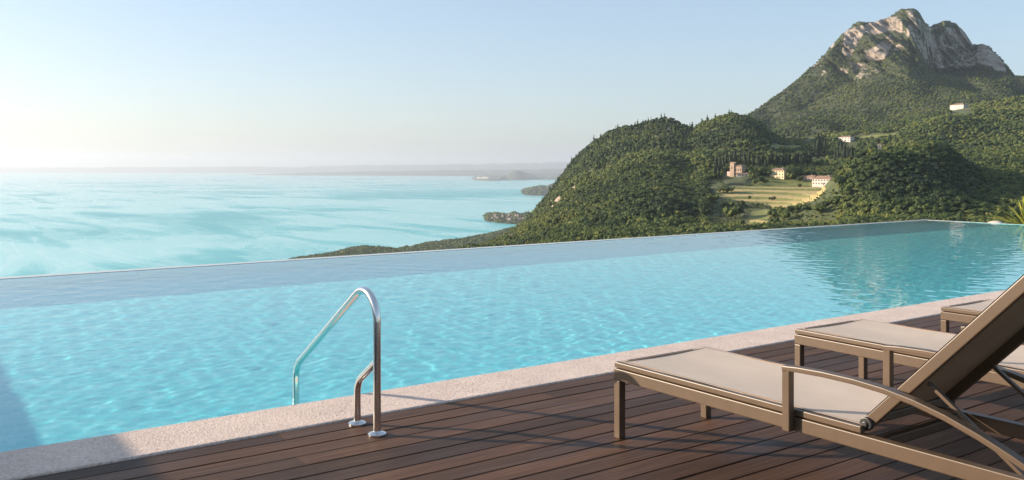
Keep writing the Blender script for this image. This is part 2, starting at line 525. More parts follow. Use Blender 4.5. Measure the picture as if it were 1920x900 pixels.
def pool_water():
    da = 0.025
    a = np.arange(POOL_A0 + 0.001, POOL_A1, da); b = np.arange(POOL_B0 + 0.004, POOL_B1 + 0.002, da)
    a = np.linspace(a[0], POOL_A1 - 0.001, len(a)); b = np.linspace(b[0], POOL_B1 - 0.001, len(b))
    A, B = np.meshgrid(a, b)
    Z = np.zeros_like(A)
    r = np.random.default_rng(5)
    for k in range(70):
        lam = 0.10 * (0.55 / 0.10) ** (r.random() ** 1.3)
        th = r.normal(-0.75, 1.3) + (math.pi if r.random() < 0.3 else 0)
        kk = 2 * math.pi / lam
        amp = 0.0021 * (lam / 0.3) ** 0.1 / kk
        Z += amp * np.sin(kk * (A * math.cos(th) + B * math.sin(th)) + r.random() * 6.28)
    # calmer and rougher patches
    P = 0.55 + 0.9 * fbm(A * 0.35, B * 0.35, 3, 4)
    Z *= P
    # settle flat against the walls
    e = np.minimum.reduce([(B - POOL_B0) / 0.05, (POOL_B1 - B) / 0.3])
    Z *= np.clip(e, 0.2, 1)
    V = np.stack([A, B, Z + WATER_Z], -1).reshape(-1, 3)
    me = np_mesh('pool_water', V, grid_faces(*A.shape), smooth=True)
    o = link_mesh('pool_water', me, M['pool_water'])
    tag(o, kind='structure')
    o.cycles.is_caustics_caster = True
pool_water()

# unseen wall added left of view, stepped to cast shade on pool and coping
t = MB().box((-2.1, 11.2, 0.195), (0.2, 5.8, 1.39)).box((-2.1, 4.25, 0.385), (0.24, 8.1, 1.77))
o = t.build('shade_wall', M['render_white'], bevel=0.01)
tag(o, 'unseen pale stepped wall left of view, added to shade the pool and coping', 'wall')

# ------------------------------------------------------------------ pool handrail
def fillet(pts, rad, n=8):
    P = [Vector(p) for p in pts]; out = [P[0]]
    for i in range(1, len(P) - 1):
        r_ = rad[i] if isinstance(rad, dict) else rad
        a = (P[i - 1] - P[i]).normalized(); b = (P[i + 1] - P[i]).normalized()
        ang = a.angle(b)
        d = min(r_ / math.tan(ang / 2), (P[i - 1] - P[i]).length * 0.48, (P[i + 1] - P[i]).length * 0.48) if not isinstance(rad, dict) else min(r_ / math.tan(ang / 2), (P[i - 1] - P[i]).length * 0.9, (P[i + 1] - P[i]).length * 0.9)
        rr = d * math.tan(ang / 2)
        c = P[i] + (a + b).normalized() * (rr / math.sin(ang / 2))
        s = P[i] + a * d - c; e = P[i] + b * d - c
        tot = s.angle(e); ax = s.cross(e).normalized()
        for k in range(n + 1):
            out.append(c + Matrix.Rotation(tot * k / n, 3, ax) @ s)
    out.append(P[-1])
    return out
hr = empty('pool_handrail', (2.135, 4.21, 0.0))
tag(hr, 'bent stainless steel handrail rising from the deck and dipping into the pool', 'handrail')
rail = fillet([(0, 0, 0.005), (0, 0, 0.86), (0, 1.10, 0.165), (0, 1.10, -1.2)], {1: 0.15, 2: 0.14}, 14)
MB().tube(rail, 0.0205, 18).build('rail_tube', M['steel'], hr, smooth=True)
MB().tube(fillet([(0, 0.235, 0.005), (0, 0.235, 0.232), (0, 0.0, 0.385)], {1: 0.11}, 12), 0.0195, 16).build('brace_tube', M['steel'], hr, smooth=True)
for y in (0.0, 0.235):
    MB().lathe([(0.048, 0.001), (0.048, 0.010), (0.040, 0.016), (0.026, 0.019), (0.0215, 0.024)], (0, y, 0)).build('floor_flange', M['steel'], hr, smooth=True)

# ------------------------------------------------------------------ sun loungers
LW, LH = 0.69, 0.39
def make_lounger(loc, rz, label):
    t = empty('sun_lounger', loc, rz)
    tag(t, label, 'sun lounger', 'loungers lined up on the deck facing the pool')
    fr = M['lounger_frame']
    L = 2.12
    # origin: near front corner on the deck, y runs to the back (negative), x across
    f = MB()
    for x in (0.022, LW - 0.022):
        f.box((x, -L / 2, 0.329), (0.042, L, 0.058))
        f.box((x, -0.71, 0.3765), (0.034, 1.42, 0.027))
    f.box((LW / 2, -0.022, 0.329), (LW - 0.092, 0.042, 0.058))
    f.box((LW / 2, -0.019, 0.3765), (LW - 0.084, 0.034, 0.027))
    f.box((LW / 2, -L + 0.022, 0.329), (LW - 0.092, 0.042, 0.058))
    f.box((LW / 2, -1.46, 0.325), (LW - 0.092, 0.035, 0.035))
    f.build('frame', fr, t, bevel=0.004)
    for x in (0.022, LW - 0.022):
        MB().box((x, -0.022, 0.149), (0.042, 0.042, 0.298)).build('leg', fr, t, bevel=0.004)
        MB().box((x, -L + 0.06, 0.149), (0.042, 0.042, 0.298)).build('leg', fr, t, bevel=0.004)
    # sling seat: slightly sagging cloth
    nx, ny = 13, 29
    X, Y = np.meshgrid(np.linspace(0.028, LW - 0.028, nx), np.linspace(-0.012, -1.425, ny))
    sag = 0.012 * np.sin(np.pi * (X - 0.028) / (LW - 0.056)) * (0.5 + 0.5 * np.sin(np.pi * (-Y) / 1.42))
    Z = LH + 0.0015 - sag + 0.0015 * np.sin(Y * 9 + X * 4)
    top = np.stack([X, Y, Z], -1).reshape(-1, 3); bot = top - np.array([0, 0, 0.004])
    F = grid_faces(ny, nx)
    me = np_mesh('seat_sling', np.concatenate([top, bot]), np.concatenate([F, F[:, ::-1] + len(top)]), smooth=True)
    so = link_mesh('seat_sling', me, M['sling_fabric'], t)
    hm = MB()
    for x in (0.044, LW - 0.044):
        hm.box((x, -0.72, LH + 0.0005), (0.005, 1.40, 0.004))
    hm.box((LW / 2, -0.036, LH + 0.0005), (LW - 0.10, 0.005, 0.004))
    hm.build('hem', M['sling_underside'], so)
    # backrest, hinged
    ang = R(46)
    H = Vector((0, -1.42, 0.398))
    d = Vector((0, -math.cos(ang), math.sin(ang))); nrm = Vector((0, math.sin(ang), math.cos(ang)))
    bl = 0.93
    bk = MB()
    for x in (0.068, LW - 0.068):
        bk.bar([H + Vector((x, 0, 0)) - d * 0.01, H + Vector((x, 0, 0)) + d * bl], 0.030, 0.042)
    for s_ in (0.015, bl - 0.018):
        p = H + d * s_
        bk.bar([p + Vector((0.083, 0, 0)), p + Vector((LW - 0.083, 0, 0))], 0.030, 0.03)
    bo = bk.build('backrest', fr, t, bevel=0.004)
    def sheet(name, off, mat, x0, x1, sgn):
        s = []
        ns, nx = 17, 9
        U, W = np.meshgrid(np.linspace(0.01, bl - 0.005, ns), np.linspace(x0, x1, nx), indexing='ij')
        sg = 0.012 * np.sin(np.pi * (W - x0) / (x1 - x0))
        P = np.array(H)[None, None] + U[..., None] * np.array(d) + np.stack([W, 0 * W, 0 * W], -1) + (off - sg)[..., None] * np.array(nrm)
        F = grid_faces(ns, nx)
        if sgn < 0: F = F[:, ::-1]
        me = np_mesh(name, P.reshape(-1, 3), F, smooth=True)
        return link_mesh(name, me, mat, bo)
    sheet('backrest_sling', 0.024 + 0 , M['sling_fabric'], 0.056, LW - 0.056, 1)
    sheet('sling_back', 0.0185 + 0, M['sling_underside'], 0.058, LW - 0.058, -1)
    for x in (0.046, LW - 0.046):
        hg = MB()
        Mx = Matrix.Rotation(math.pi / 2, 4, 'Y')
        bmesh.ops.create_cone(hg.bm, cap_ends=True, segments=20, radius1=0.026, radius2=0.026, depth=0.022, matrix=Matrix.Translation(H + Vector((x, 0.0, -0.004))) @ Mx)
        bmesh.ops.create_cone(hg.bm, cap_ends=True, segments=12, radius1=0.011, radius2=0.011, depth=0.036, matrix=Matrix.Translation(H + Vector((x, 0.0, -0.004))) @ Mx)
        hg.build('hinge', M['plastic_black'], t, bevel=0.003)
    # armrests: an upright that turns into a bowed strap running down to the rail
    for sx, x in ((-1, -0.020), (1, LW + 0.020)):
        pts = [(x, -1.10, 0.300), (x, -1.10, 0.55)]
        top = [(-1.112, 0.562), (-1.16, 0.567), (-1.28, 0.571), (-1.42, 0.569), (-1.54, 0.560), (-1.66, 0.541), (-1.78, 0.512), (-1.90, 0.472), (-2.00, 0.432), (-2.10, 0.386), (-2.155, 0.358)]
        ar = MB().bar([(x, -1.10, 0.302), (x, -1.10, 0.554)], 0.036, 0.034)
        ar.bm.verts.ensure_lookup_table()
        MB_a = ar
        MB_a.bar([(x, -1.083, 0.560)] + [(x, yy, zz) for yy, zz in top[1:]], 0.042, 0.022)
        MB_a.build('armrest', fr, t, bevel=0.004)
    # prop struts behind the backrest
    for x in (0.105, LW - 0.105):
        p0 = H + d * 0.29 + Vector((x, 0, 0)) - nrm * 0.024
        MB().bar([p0, (x, -1.98, 0.335)], 0.020, 0.014).build('strut', fr, t, bevel=0.003)
    p = Vector((0, -1.98, 0.330))
    MB().bar([p + Vector((0.043, 0, 0)), p + Vector((LW - 0.043, 0, 0))], 0.022, 0.022).build('prop_bar', fr, t, bevel=0.003)
    return t
make_lounger((3.115, 3.468, 0), 0.0, 'nearest brown framed sun lounger with beige sling, seen whole from its feet')
make_lounger((4.655, 3.515, 0), R(-1.5), 'middle brown framed sun lounger with beige sling, partly behind the nearest backrest')
make_lounger((6.245, 3.46, 0), 0.0, 'farthest brown framed sun lounger, only its beige foot end shows past the backrest')

# ------------------------------------------------------------------ the setting: lake, coast, hills, mountain
LAKE_Z = -250.0
def flat_sheet(name, z, size, mat, c=(0, 0)):
    V = np.array([(c[0] - size, c[1] - size, z), (c[0] + size, c[1] - size, z), (c[0] + size, c[1] + size, z), (c[0] - size, c[1] + size, z)])
    o = link_mesh(name, np_mesh(name, V, np.array([[0, 1, 2, 3]])), M[mat])
    return tag(o, kind='structure')
flat_sheet('lake', LAKE_Z, 45000, 'lake_water')

class Terrain:
    """a sheet of ground described by what stands where along each line of sight: columns of (distance, height) keys"""
    def __init__(self, cols, keys, px, segs, smooth=3, tri=None):
        K = keys.shape[1]
        self.px = px
        D = np.stack([np.interp(px, cols, keys[:, k, 0]) for k in range(K)], 1)
        Y = np.stack([np.interp(px, cols, keys[:, k, 1]) for k in range(K)], 1)
        ts = np.concatenate([np.arange(segs[k]) / segs[k] + k for k in range(K - 1)] + [[K - 1.0]])
        i = np.clip(ts.astype(int), 0, K - 2); f = ts - i
        self.D = D[:, i] * (1 - f) + D[:, i + 1] * f
        # heights: interpolate z, softened
        Zk = CAM_Z - (Y - HOR) / FOC * D
        Z = Zk[:, i] * (1 - f) + Zk[:, i + 1] * f
        for _ in range(smooth):
            Zs = Z.copy()
            Zs[:, 1:-1] = 0.25 * Z[:, :-2] + 0.5 * Z[:, 1:-1] + 0.25 * Z[:, 2:]
            Zs[1:-1] = 0.25 * Zs[:-2] + 0.5 * Zs[1:-1] + 0.25 * Zs[2:]
            Z = Zs
        self.Z = Z
        self.sync()
    def sync(self):
        X = (self.px[:, None] - CX) / FOC * self.D
        self.X = FW[0] * self.D + RT[0] * X
        self.Y = FW[1] * self.D + RT[1] * X
        self.IY = HOR + (CAM_Z - self.Z) * FOC / self.D
        self.IX = np.broadcast_to(self.px[:, None], self.D.shape)
    def mesh(self, name, mat, attrs):
        V = np.stack([self.X, self.Y, self.Z], -1).reshape(-1, 3)
        F = grid_faces(*self.D.shape)
        me = np_mesh(name, V, F, smooth=True, attrs={k: v.ravel() for k, v in attrs.items()})
        if me.polygons[len(F) // 2].normal.z < 0:
            me.flip_normals()
        o = link_mesh(name, me, M[mat])
        return tag(o, kind='structure')
    def vis(self):
        """running minimum of the image height: True where nothing nearer hides the ground"""
        mn = np.minimum.accumulate(self.IY, 1)
        return self.IY <= mn + 1.5
    def hit(self, px, y):
        """nearest ground seen at pixel (px, y): world point and distance"""
        c = np.interp(px, self.px, np.arange(len(self.px)))
        i = int(min(c, len(self.px) - 2)); f = c - i
        iy = self.IY[i] * (1 - f) + self.IY[i + 1] * f
        D = self.D[i] * (1 - f) + self.D[i + 1] * f
        Z = self.Z[i] * (1 - f) + self.Z[i + 1] * f
        k = np.argmax(iy <= y)
        if iy[k] > y: k = len(iy) - 1
        k = max(k, 1)
        t = (iy[k - 1] - y) / max(1e-6, iy[k - 1] - iy[k]); t = min(max(t, 0), 1)
        d = D[k - 1] * (1 - t) + D[k] * t
        p = wp(px, y, d); p[2] = Z[k - 1] * (1 - t) + Z[k] * t
        return p, d
    def sample(self, n, weight):
        """n random points on the sheet, cells weighted by area * weight; returns world points, image x, y, D"""
        P = np.stack([self.X, self.Y, self.Z], -1)
        e1 = P[1:, :-1] - P[:-1, :-1]; e2 = P[:-1, 1:] - P[:-1, :-1]
        A = np.linalg.norm(np.cross(e1, e2), axis=-1) * weight[:-1, :-1]
        w = A.ravel(); w = w / w.sum()
        c = RNG.choice(len(w), n, p=w)
        i, j = np.divmod(c, A.shape[1])
        u, v = RNG.random(n), RNG.random(n)
        def bl(G): return (G[i, j] * (1 - u) + G[i + 1, j] * u) * (1 - v) + (G[i, j + 1] * (1 - u) + G[i + 1, j + 1] * u) * v
        return np.stack([bl(self.X), bl(self.Y), bl(self.Z)], -1), bl(np.array(self.IX)), bl(self.IY), bl(self.D)

YE = lambda px: np.where(px < 1730, 530 - 0.0655 * px, 417 + (px - 1730) * 0.057)     # far edge of the pool in the picture

# --- the wooded hill with the villas
cr = np.array([  # column, y of the crest of the ground, distance
    (840, 500, 1500), (900, 470, 1480), (940, 459, 1460), (960, 446, 1450), (985, 422, 1450), (1010, 394, 1450), (1030, 370, 1450), (1045, 350, 1450),
    (1060, 332, 1440), (1075, 310, 1430), (1095, 291, 1420), (1120, 273, 1400), (1150, 257, 1400), (1180, 246, 1390), (1210, 234, 1380),
    (1232, 225, 1370), (1250, 223, 1370), (1268, 229, 1365), (1298, 241, 1350), (1318, 228, 1330), (1345, 224, 1320), (1370, 229, 1310), (1400, 240, 1300),
    (1425, 247, 1300), (1445, 258, 1290), (1470, 268, 1290), (1500, 266, 1300), (1540, 258, 1320), (1600, 250, 1350), (1650, 238, 1400),
    (1700, 226, 1450), (1750, 214, 1450), (1800, 206, 1450), (1850, 196, 1450), (1900, 188, 1450), (2000, 182, 1450), (2150, 185, 1450), (2300, 190, 1450)], float)
cr[:, 1] -= 7 * np.clip((cr[:, 0] - 900) / 40, 0, 1) * np.clip((1200 - cr[:, 0]) / 60, 0, 1)
hc = np.unique(np.concatenate([cr[:, 0], [1290, 1330, 1350, 1400, 1460, 1520, 1560, 1590, 1640, 1690, 1740, 1780, 1815, 1840]]))
hk = []
for c in hc:
    yc = np.interp(c, cr[:, 0], cr[:, 1]); dc = np.interp(c, cr[:, 0], cr[:, 2])
    ye = float(YE(c)) + 4
    # left wooded slope
    lf = [(40, 800), (200, 640), (430, ye + 32), (600, ye), (760, ye + (yc - ye) * .30), (920, ye + (yc - ye) * .50), (1130, ye + (yc - ye) * .76), (dc, yc)]
    # the terrace with the villas
    tr = [(40, 620), (200, 520), (430, ye + 25), (600, ye), (765, 392), (925, 340), (1080, 292), (dc, yc)]
    # right slope
    rg = [(40, 520), (200, 470), (430, ye + 18), (560, ye), (720, 372), (900, 322), (1110, 270), (dc, yc)]
    wl = np.clip((1350 - c) / 90, 0, 1); wr = np.clip((c - 1560) / 80, 0, 1); wt = 1 - wl - wr
    row = np.array(lf) * wl + np.array(tr) * wt + np.array(rg) * wr
    back = [(dc + 120, yc + 55 * np.clip((1440 - c) / 60, 0, 1) + 6), (dc + 420, yc + 190 * np.clip((1440 - c) / 60, 0, 1) + 10)]
    hk.append(np.concatenate([row, back]))
hk = np.array(hk)
hpx = np.concatenate([np.arange(840, 1960, 3.0), np.arange(1960, 2301, 10.0)])
hill = Terrain(hc, hk, hpx, [6, 10, 12, 40, 110, 50, 50, 40, 14], smooth=4)
# wooded knoll in front of the right slope, knob on the ridge, small relief
def mound(T, px, D, sx, sD, h):
    c = np.exp(-((T.IX - px) * D / FOC / sx) ** 2 - ((T.D - D) / sD) ** 2)
    T.Z = T.Z + h * c
mound(hill, 1668, 735, 62, 95, 34)
mound(hill, 1760, 760, 24, 70, 18)
mound(hill, 1595, 700, 30, 60, 10)
mound(hill, 1395, 1260, 38, 160, 17)
mound(hill, 1600, 1130, 60, 80, -10)
mound(hill, 1790, 1250, 45, 90, 14)
mound(hill, 1850, 900, 60, 120, 10)
rel = (fbm(hill.X / 70, hill.Y / 70, 4, 2) - 0.5)
gul = ridged((hill.X * RT[0] + hill.Y * RT[1]) / 75, hill.D / 400, 3, 8) - 0.55
FIELD = [(1345, 356), (1372, 349), (1400, 346), (1450, 341), (1526, 343), (1546, 349), (1549, 360), (1540, 371), (1526, 380), (1514, 387), (1505, 386), (1470, 390), (1440, 384), (1400, 379), (1352, 372), (1338, 366)]
FIELD2 = [[(1394, 416), (1416, 411), (1440, 415), (1446, 424), (1420, 428), (1400, 428), (1392, 422)], [(1440, 385), (1490, 385), (1488, 393), (1446, 393)],
          [(1500, 300), (1522, 295), (1560, 291), (1566, 299), (1530, 303), (1505, 306)]]
MEADOW = [[(1428, 333), (1470, 337), (1524, 341), (1532, 346), (1450, 349), (1398, 350), (1405, 341)], [(1440, 273), (1500, 270), (1502, 280), (1444, 283)],
          [(1530, 246), (1560, 243), (1556, 252), (1530, 254)], [(1600, 258), (1680, 252), (1690, 259), (1610, 266)], [(1408, 398), (1450, 394), (1440, 412), (1402, 412)]]
hill.sync()
fm = inpoly(hill.IX, hill.IY, FIELD) & (hill.D > 500)
f2 = np.zeros_like(fm)
for p in FIELD2: f2 |= inpoly(hill.IX, hill.IY, p) & (hill.D > 500)
mm = np.zeros_like(fm)
for p in MEADOW: mm |= inpoly(hill.IX, hill.IY, p) & (hill.D > 500)
def blur(a, n=2):
    a = a.astype(float)
    for _ in range(n):
        b = a.copy(); b[1:-1] = .25 * a[:-2] + .5 * a[1:-1] + .25 * a[2:]
        c = b.copy(); c[:, 1:-1] = .25 * b[:, :-2] + .5 * b[:, 1:-1] + .25 * b[:, 2:]
        a = c
    return a
open_ = blur(fm | f2 | mm, 6)
near = np.clip((hill.D - 250) / 250, 0, 1)
hill.Z = hill.Z + (rel * 16 + gul * 12 * np.clip((1330 - hill.IX) / 120, 0.25, 1)) * near * (1 - open_)
# terraces: steps held by earth banks
fs = blur(fm | f2, 2)
st = 3.3
zz = hill.Z + 0.9 * np.sin(hill.X / 23.0) * np.cos(hill.Y / 31.0)
q = zz / st; fr_ = q - np.floor(q)
stepz = (np.floor(q) + 0.45 * fr_ + 0.55 * np.clip((fr_ - 0.8) / 0.2, 0, 1)) * st
hill.Z = hill.Z + (stepz - zz) * fs
hill.sync()
bank = fs * (fr_ > 0.74)
rockm = np.zeros_like(fs)
for (cx_, cy_, rx, ry, a) in ((1256, 245, 14, 12, .75), (1225, 255, 16, 9, .5), (1304, 252, 4, 4, .7), (1045, 375, 16, 22, .62), (1065, 350, 18, 16, .45), (1030, 385, 14, 16, .62), (1078, 345, 10, 22, .5), (1258, 352, 12, 12, .55), (1004, 398, 10, 10, .6)):
    rockm = np.maximum(rockm, a * np.exp(-((hill.IX - cx_) / rx) ** 2 - ((hill.IY - cy_) / ry) ** 2))
fattr = np.clip(blur(fm | f2, 1) - bank * 0.75, 0, 1)
hill.mesh('hill', 'hill_ground', {'field': fattr, 'meadow': np.clip(blur(mm, 1) + 0.6 * bank, 0, 1), 'rock': rockm})

# --- the mountain behind
ms = np.array([(1290, 300, 2000), (1340, 262, 2050), (1390, 224, 2100), (1415, 208, 2120), (1440, 192, 2150), (1470, 170, 2180), (1500, 147, 2220), (1525, 123, 2260), (1545, 103, 2290), (1560, 84, 2310), (1578, 62, 2330),
      (1600, 46, 2350), (1618, 41, 2350), (1640, 38, 2350), (1665, 31, 2350), (1680, 25, 2350), (1690, 19, 2350), (1703, 16, 2350), (1716, 18, 2350), (1727, 26, 2350), (1733, 40, 2360), (1741, 49, 2410), (1750, 47, 2450), (1760, 41, 2475), (1775, 38, 2495),
      (1790, 44, 2505), (1803, 54, 2505), (1815, 68, 2500), (1824, 82, 2480), (1832, 84, 2440), (1842, 80, 2425), (1854, 85, 2400), (1868, 100, 2368), (1880, 114, 2342), (1892, 130, 2318), (1902, 144, 2305), (1925, 146, 2330), (1960, 150, 2380), (2010, 170, 2380), (2080, 205, 2380), (2200, 250, 2350), (2330, 290, 2300)], float)
mc = ms[:, 0]
mk = []
for c, y, d in ms:
    yb = np.interp(c, [1290, 1390, 1450, 1560, 1620, 1700, 1760, 1830, 1900, 2000, 2330], [330, 262, 232, 175, 150, 136, 134, 134, 142, 160, 300])   # foot of the cliffs
    yb = max(yb, y + 3)
    db = d - np.interp(c, [1290, 1400, 1560, 1640, 1700, 1722, 1745, 1800, 1825, 1850, 1900, 2330], [120, 140, 200, 240, 270, 220, 150, 150, 160, 200, 150, 120])
    ym = y + (yb - y) * 0.5
    dm = db + (d - db) * np.interp(c, [1500, 1600, 1700, 1760, 1850, 1950], [.5, .5, .45, .75, .5, .5])
    f0 = np.interp(c, [1290, 1450, 1560, 1700, 1850, 2330], [380, 300, 285, 280, 270, 300])
    y3 = yb + (f0 - yb) * 0.35; y2 = yb + (f0 - yb) * 0.7
    dl = np.interp(c, [1290, 1560, 1640, 1950, 2330], [db, db, 2105, 2120, db])
    mk.append([(1180, f0 + 60), (1330, f0), (1330 + (dl - 1330) * .40, y2), (1330 + (dl - 1330) * .72, y3), (db, yb), (dm, ym), (d, y), (d + 150, y + 25), (d + 700, y + 230)])
mk = np.array(mk, float)
mpx = np.concatenate([np.arange(1290, 1960, 1.6), np.arange(1960, 2331, 10.0)])
mt = Terrain(mc, mk, mpx, [8, 30, 40, 40, 90, 90, 14, 10], smooth=2)
mound(mt, 1560, 1560, 110, 180, 22)      # rounded wooded shoulder below the peak
mound(mt, 1480, 1700, 60, 150, 12)
mound(mt, 1730, 1650, 60, 120, 15)
mt.sync()
# crags: fold the sheet towards and away from the viewer
RXX = mt.X * RT[0] + mt.Y * RT[1]
up = np.clip((165 - mt.IY) / 40, 0, 1) * np.clip((mt.IX - 1500) / 60, 0, 1) * np.clip((1940 - mt.IX) / 40, 0, 1)
lat = np.clip((mt.IY - np.interp(mt.IX, mc, ms[:, 1]) ) / 8, 0, 1)
crag = ridged(RXX / 70, mt.Z / 150, 5, 21) - 0.55
crag2 = ridged(RXX / 24 + mt.Z / 90, mt.Z / 60, 4, 33) - 0.55
fold = (crag * 95 + crag2 * 62) * up * (0.25 + 0.75 * lat) * (1 - 0.5 * np.clip((mt.IX - 1826) / 12, 0, 1))
soft = (fbm(mt.X / 160, mt.Y / 160, 4, 12) - 0.5) * 34 * np.clip((mt.IY - 100) / 60, 0, 1) * np.clip((mt.D - 1250) / 200, 0, 1)
gul = (ridged(RXX / 110, mt.D / 500, 3, 18) - 0.55) * 26 * np.clip((mt.IY - 90) / 50, 0, 1) * np.clip((mt.D - 1350) / 200, 0, 1) * lat
# moving along the line of sight keeps the outline: scale about the viewer's eye height
Dn = mt.D - fold
mt.Z = CAM_Z + (mt.Z - CAM_Z) * Dn / mt.D + (soft + gul) * lat
mt.D = Dn
jag = (fbm(RXX / 22, mt.D * 0 + 3.3, 3, 41) - 0.5) * 14 * np.clip((1930 - mt.IX) / 60, 0, 1) * np.clip((mt.IX - 1540) / 40, 0, 1) * np.clip((120 - mt.IY) / 40, 0, 1)
mt.Z = mt.Z + jag
mt.sync()
ROCK = [([(1583, 58), (1608, 50), (1625, 45), (1642, 35), (1682, 30), (1693, 42), (1691, 62), (1668, 58), (1640, 66), (1622, 60), (1611, 78), (1592, 110), (1578, 100), (1581, 76)], 0.72),
        ([(1618, 97), (1642, 87), (1668, 64), (1675, 78), (1660, 110), (1640, 117), (1622, 106)], 0.8),
        ([(1676, 90), (1684, 82), (1696, 87), (1690, 96), (1677, 95)], 0.75), ([(1575, 125), (1592, 128), (1588, 140), (1576, 138)], 0.55),
        ([(1831, 84), (1842, 80), (1862, 97), (1882, 118), (1890, 137), (1868, 132), (1850, 124), (1833, 118)], 0.7),
        ([(1698, 20), (1712, 18), (1716, 40), (1705, 36)], 0.6), ([(1690, 60), (1720, 30), (1740, 50), (1800, 52), (1828, 82), (1832, 122), (1800, 130), (1745, 128), (1720, 90)], 0.44),
        ([(1548, 80), (1562, 74), (1566, 90), (1550, 94)], 0.55), ([(1520, 118), (1545, 108), (1550, 140), (1525, 150)], 0.35), ([(1590, 115), (1640, 120), (1660, 150), (1600, 150)], 0.3)]
rk = np.zeros_like(mt.Z)
for poly, a in ROCK: rk = np.maximum(rk, (a + 0.1) * inpoly(mt.IX, mt.IY, poly))
rk = blur(rk, 4)
mt.mesh('mountain', 'mountain_rock', {'rock': rk})

# --- low wooded coast, headlands and the far shore of the lake
def coast(name, pts, mat, back, front=None, dpx=4.0, seed=0, rough=0.25, rows=9):
    """pts: (column, y of the shoreline on the near side, height in metres). The land rises from that shoreline and falls to the lake again behind."""
    p = np.array(pts, float)
    px = np.arange(p[0, 0], p[-1, 0] + dpx / 2, dpx)
    yb = np.interp(px, p[:, 0], p[:, 1]); h = np.interp(px, p[:, 0], p[:, 2])
    D0 = (CAM_Z - LAKE_Z) * FOC / (yb - HOR)
    t = np.linspace(0, 1, rows)
    D = D0[:, None] + t[None] * back
    nz = fbm(px * 0.09, px * 0 + seed, 4, seed + 3)[:, None] * 2 * rough + (1 - rough)
    Z = LAKE_Z - 1 + h[:, None] * np.sin(np.pi * np.clip(t, 0, 1)) [None] ** 0.8 * nz
    V = []
    X = (px[:, None] - CX) / FOC * D
    P = np.stack([FW[0] * D + RT[0] * X, FW[1] * D + RT[1] * X, Z], -1)
    me = np_mesh(name, P.reshape(-1, 3), grid_faces(*D.shape), smooth=True)
    if me.polygons[len(me.polygons) // 2].normal.z < 0: me.flip_normals()
    o = link_mesh(name, me, M[mat]); tag(o, kind='structure')
    return P, px
# promontory just below the pool: its far shoreline is what one sees against the water
def promontory():
    far = np.array([(515, 494.5), (528, 492.5), (545, 488.5), (565, 485), (600, 481), (630, 476), (655, 468.5), (680, 466), (715, 466.5), (740, 469), (765, 466.5), (800, 459), (840, 454), (870, 451), (900, 445), (930, 439), (960, 430), (1000, 420), (1050, 410)])
    px = np.arange(515, 1051, 4.0)
    yf = np.interp(px, far[:, 0], far[:, 1])
    Df = (CAM_Z - LAKE_Z) * FOC / (yf - HOR)
    Dn = np.full_like(px, 1350.0)
    t = np.concatenate([np.linspace(0, .6, 8), np.linspace(.64, 1, 22)])
    D = Dn[:, None] * (1 - t) + Df[:, None] * t
    hh = np.interp(px, [515, 540, 630, 680, 740, 800, 900, 1050], [2, 4, 7, 13, 7, 12, 16, 20])
    Z = LAKE_Z - 1 + hh[:, None] * np.sin(np.pi * (t ** 2.5))[None] ** 0.6 + 4 * fbm(D / 120, px[:, None] / 20 + 0 * D, 3, 9) * np.sin(np.pi * t)[None]
    X = (px[:, None] - CX) / FOC * D
    P = np.stack([FW[0] * D + RT[0] * X, FW[1] * D + RT[1] * X, Z], -1)
    me = np_mesh('promontory', P.reshape(-1, 3), grid_faces(*D.shape), smooth=True)
    if me.polygons[50].normal.z < 0: me.flip_normals()
    tag(link_mesh('promontory', me, M['shore_land']), kind='structure')
    return P, t
PROM, PT = promontory()
VIL, VPX = coast('headland', [(908, 415, 1), (916, 416, 12), (930, 418, 18), (950, 420, 20), (975, 421, 23), (1010, 422, 27), (1060, 424, 30)], 'shore_land', 620, dpx=2.0, seed=4, rough=0.45)
HD2, HPX2 = coast('headland', [(978, 364, 1), (986, 366, 25), (1000, 367, 45), (1020, 367, 60), (1060, 368, 80), (1100, 368, 80)], 'shore_land', 1300, dpx=2.0, seed=6, rough=0.4)
HD3, HPX3 = coast('headland', [(884, 335, 2), (892, 338, 60), (915, 339, 85), (935, 339, 70), (950, 338, 90), (960, 338, 165), (968, 338, 190), (978, 338, 150), (995, 337, 95), (1020, 337, 85), (1045, 337, 110), (1100, 337, 110)], 'far_land', 3000, dpx=1.5, seed=8, rough=0.12)
coast('far_shore', [(-1500, 325, 150), (-300, 324.5, 190), (0, 324, 215), (150, 324, 210), (330, 324, 235), (480, 324, 255), (560, 324, 215), (620, 323.5, 290), (760, 324, 330), (900, 324, 360), (990, 324, 390), (1060, 324, 420), (1150, 324, 430), (1500, 324, 450), (2600, 324, 500)], 'far_land', 6000, dpx=6.0, seed=12, rough=0.12)
coast('far_shore', [(470, 328, 8), (560, 329, 60), (650, 329, 95), (760, 329.5, 120), (880, 330, 150), (1000, 330.5, 170), (1100, 330, 200), (1400, 330, 200)], 'far_land', 3500, dpx=6.0, seed=15, rough=0.2)

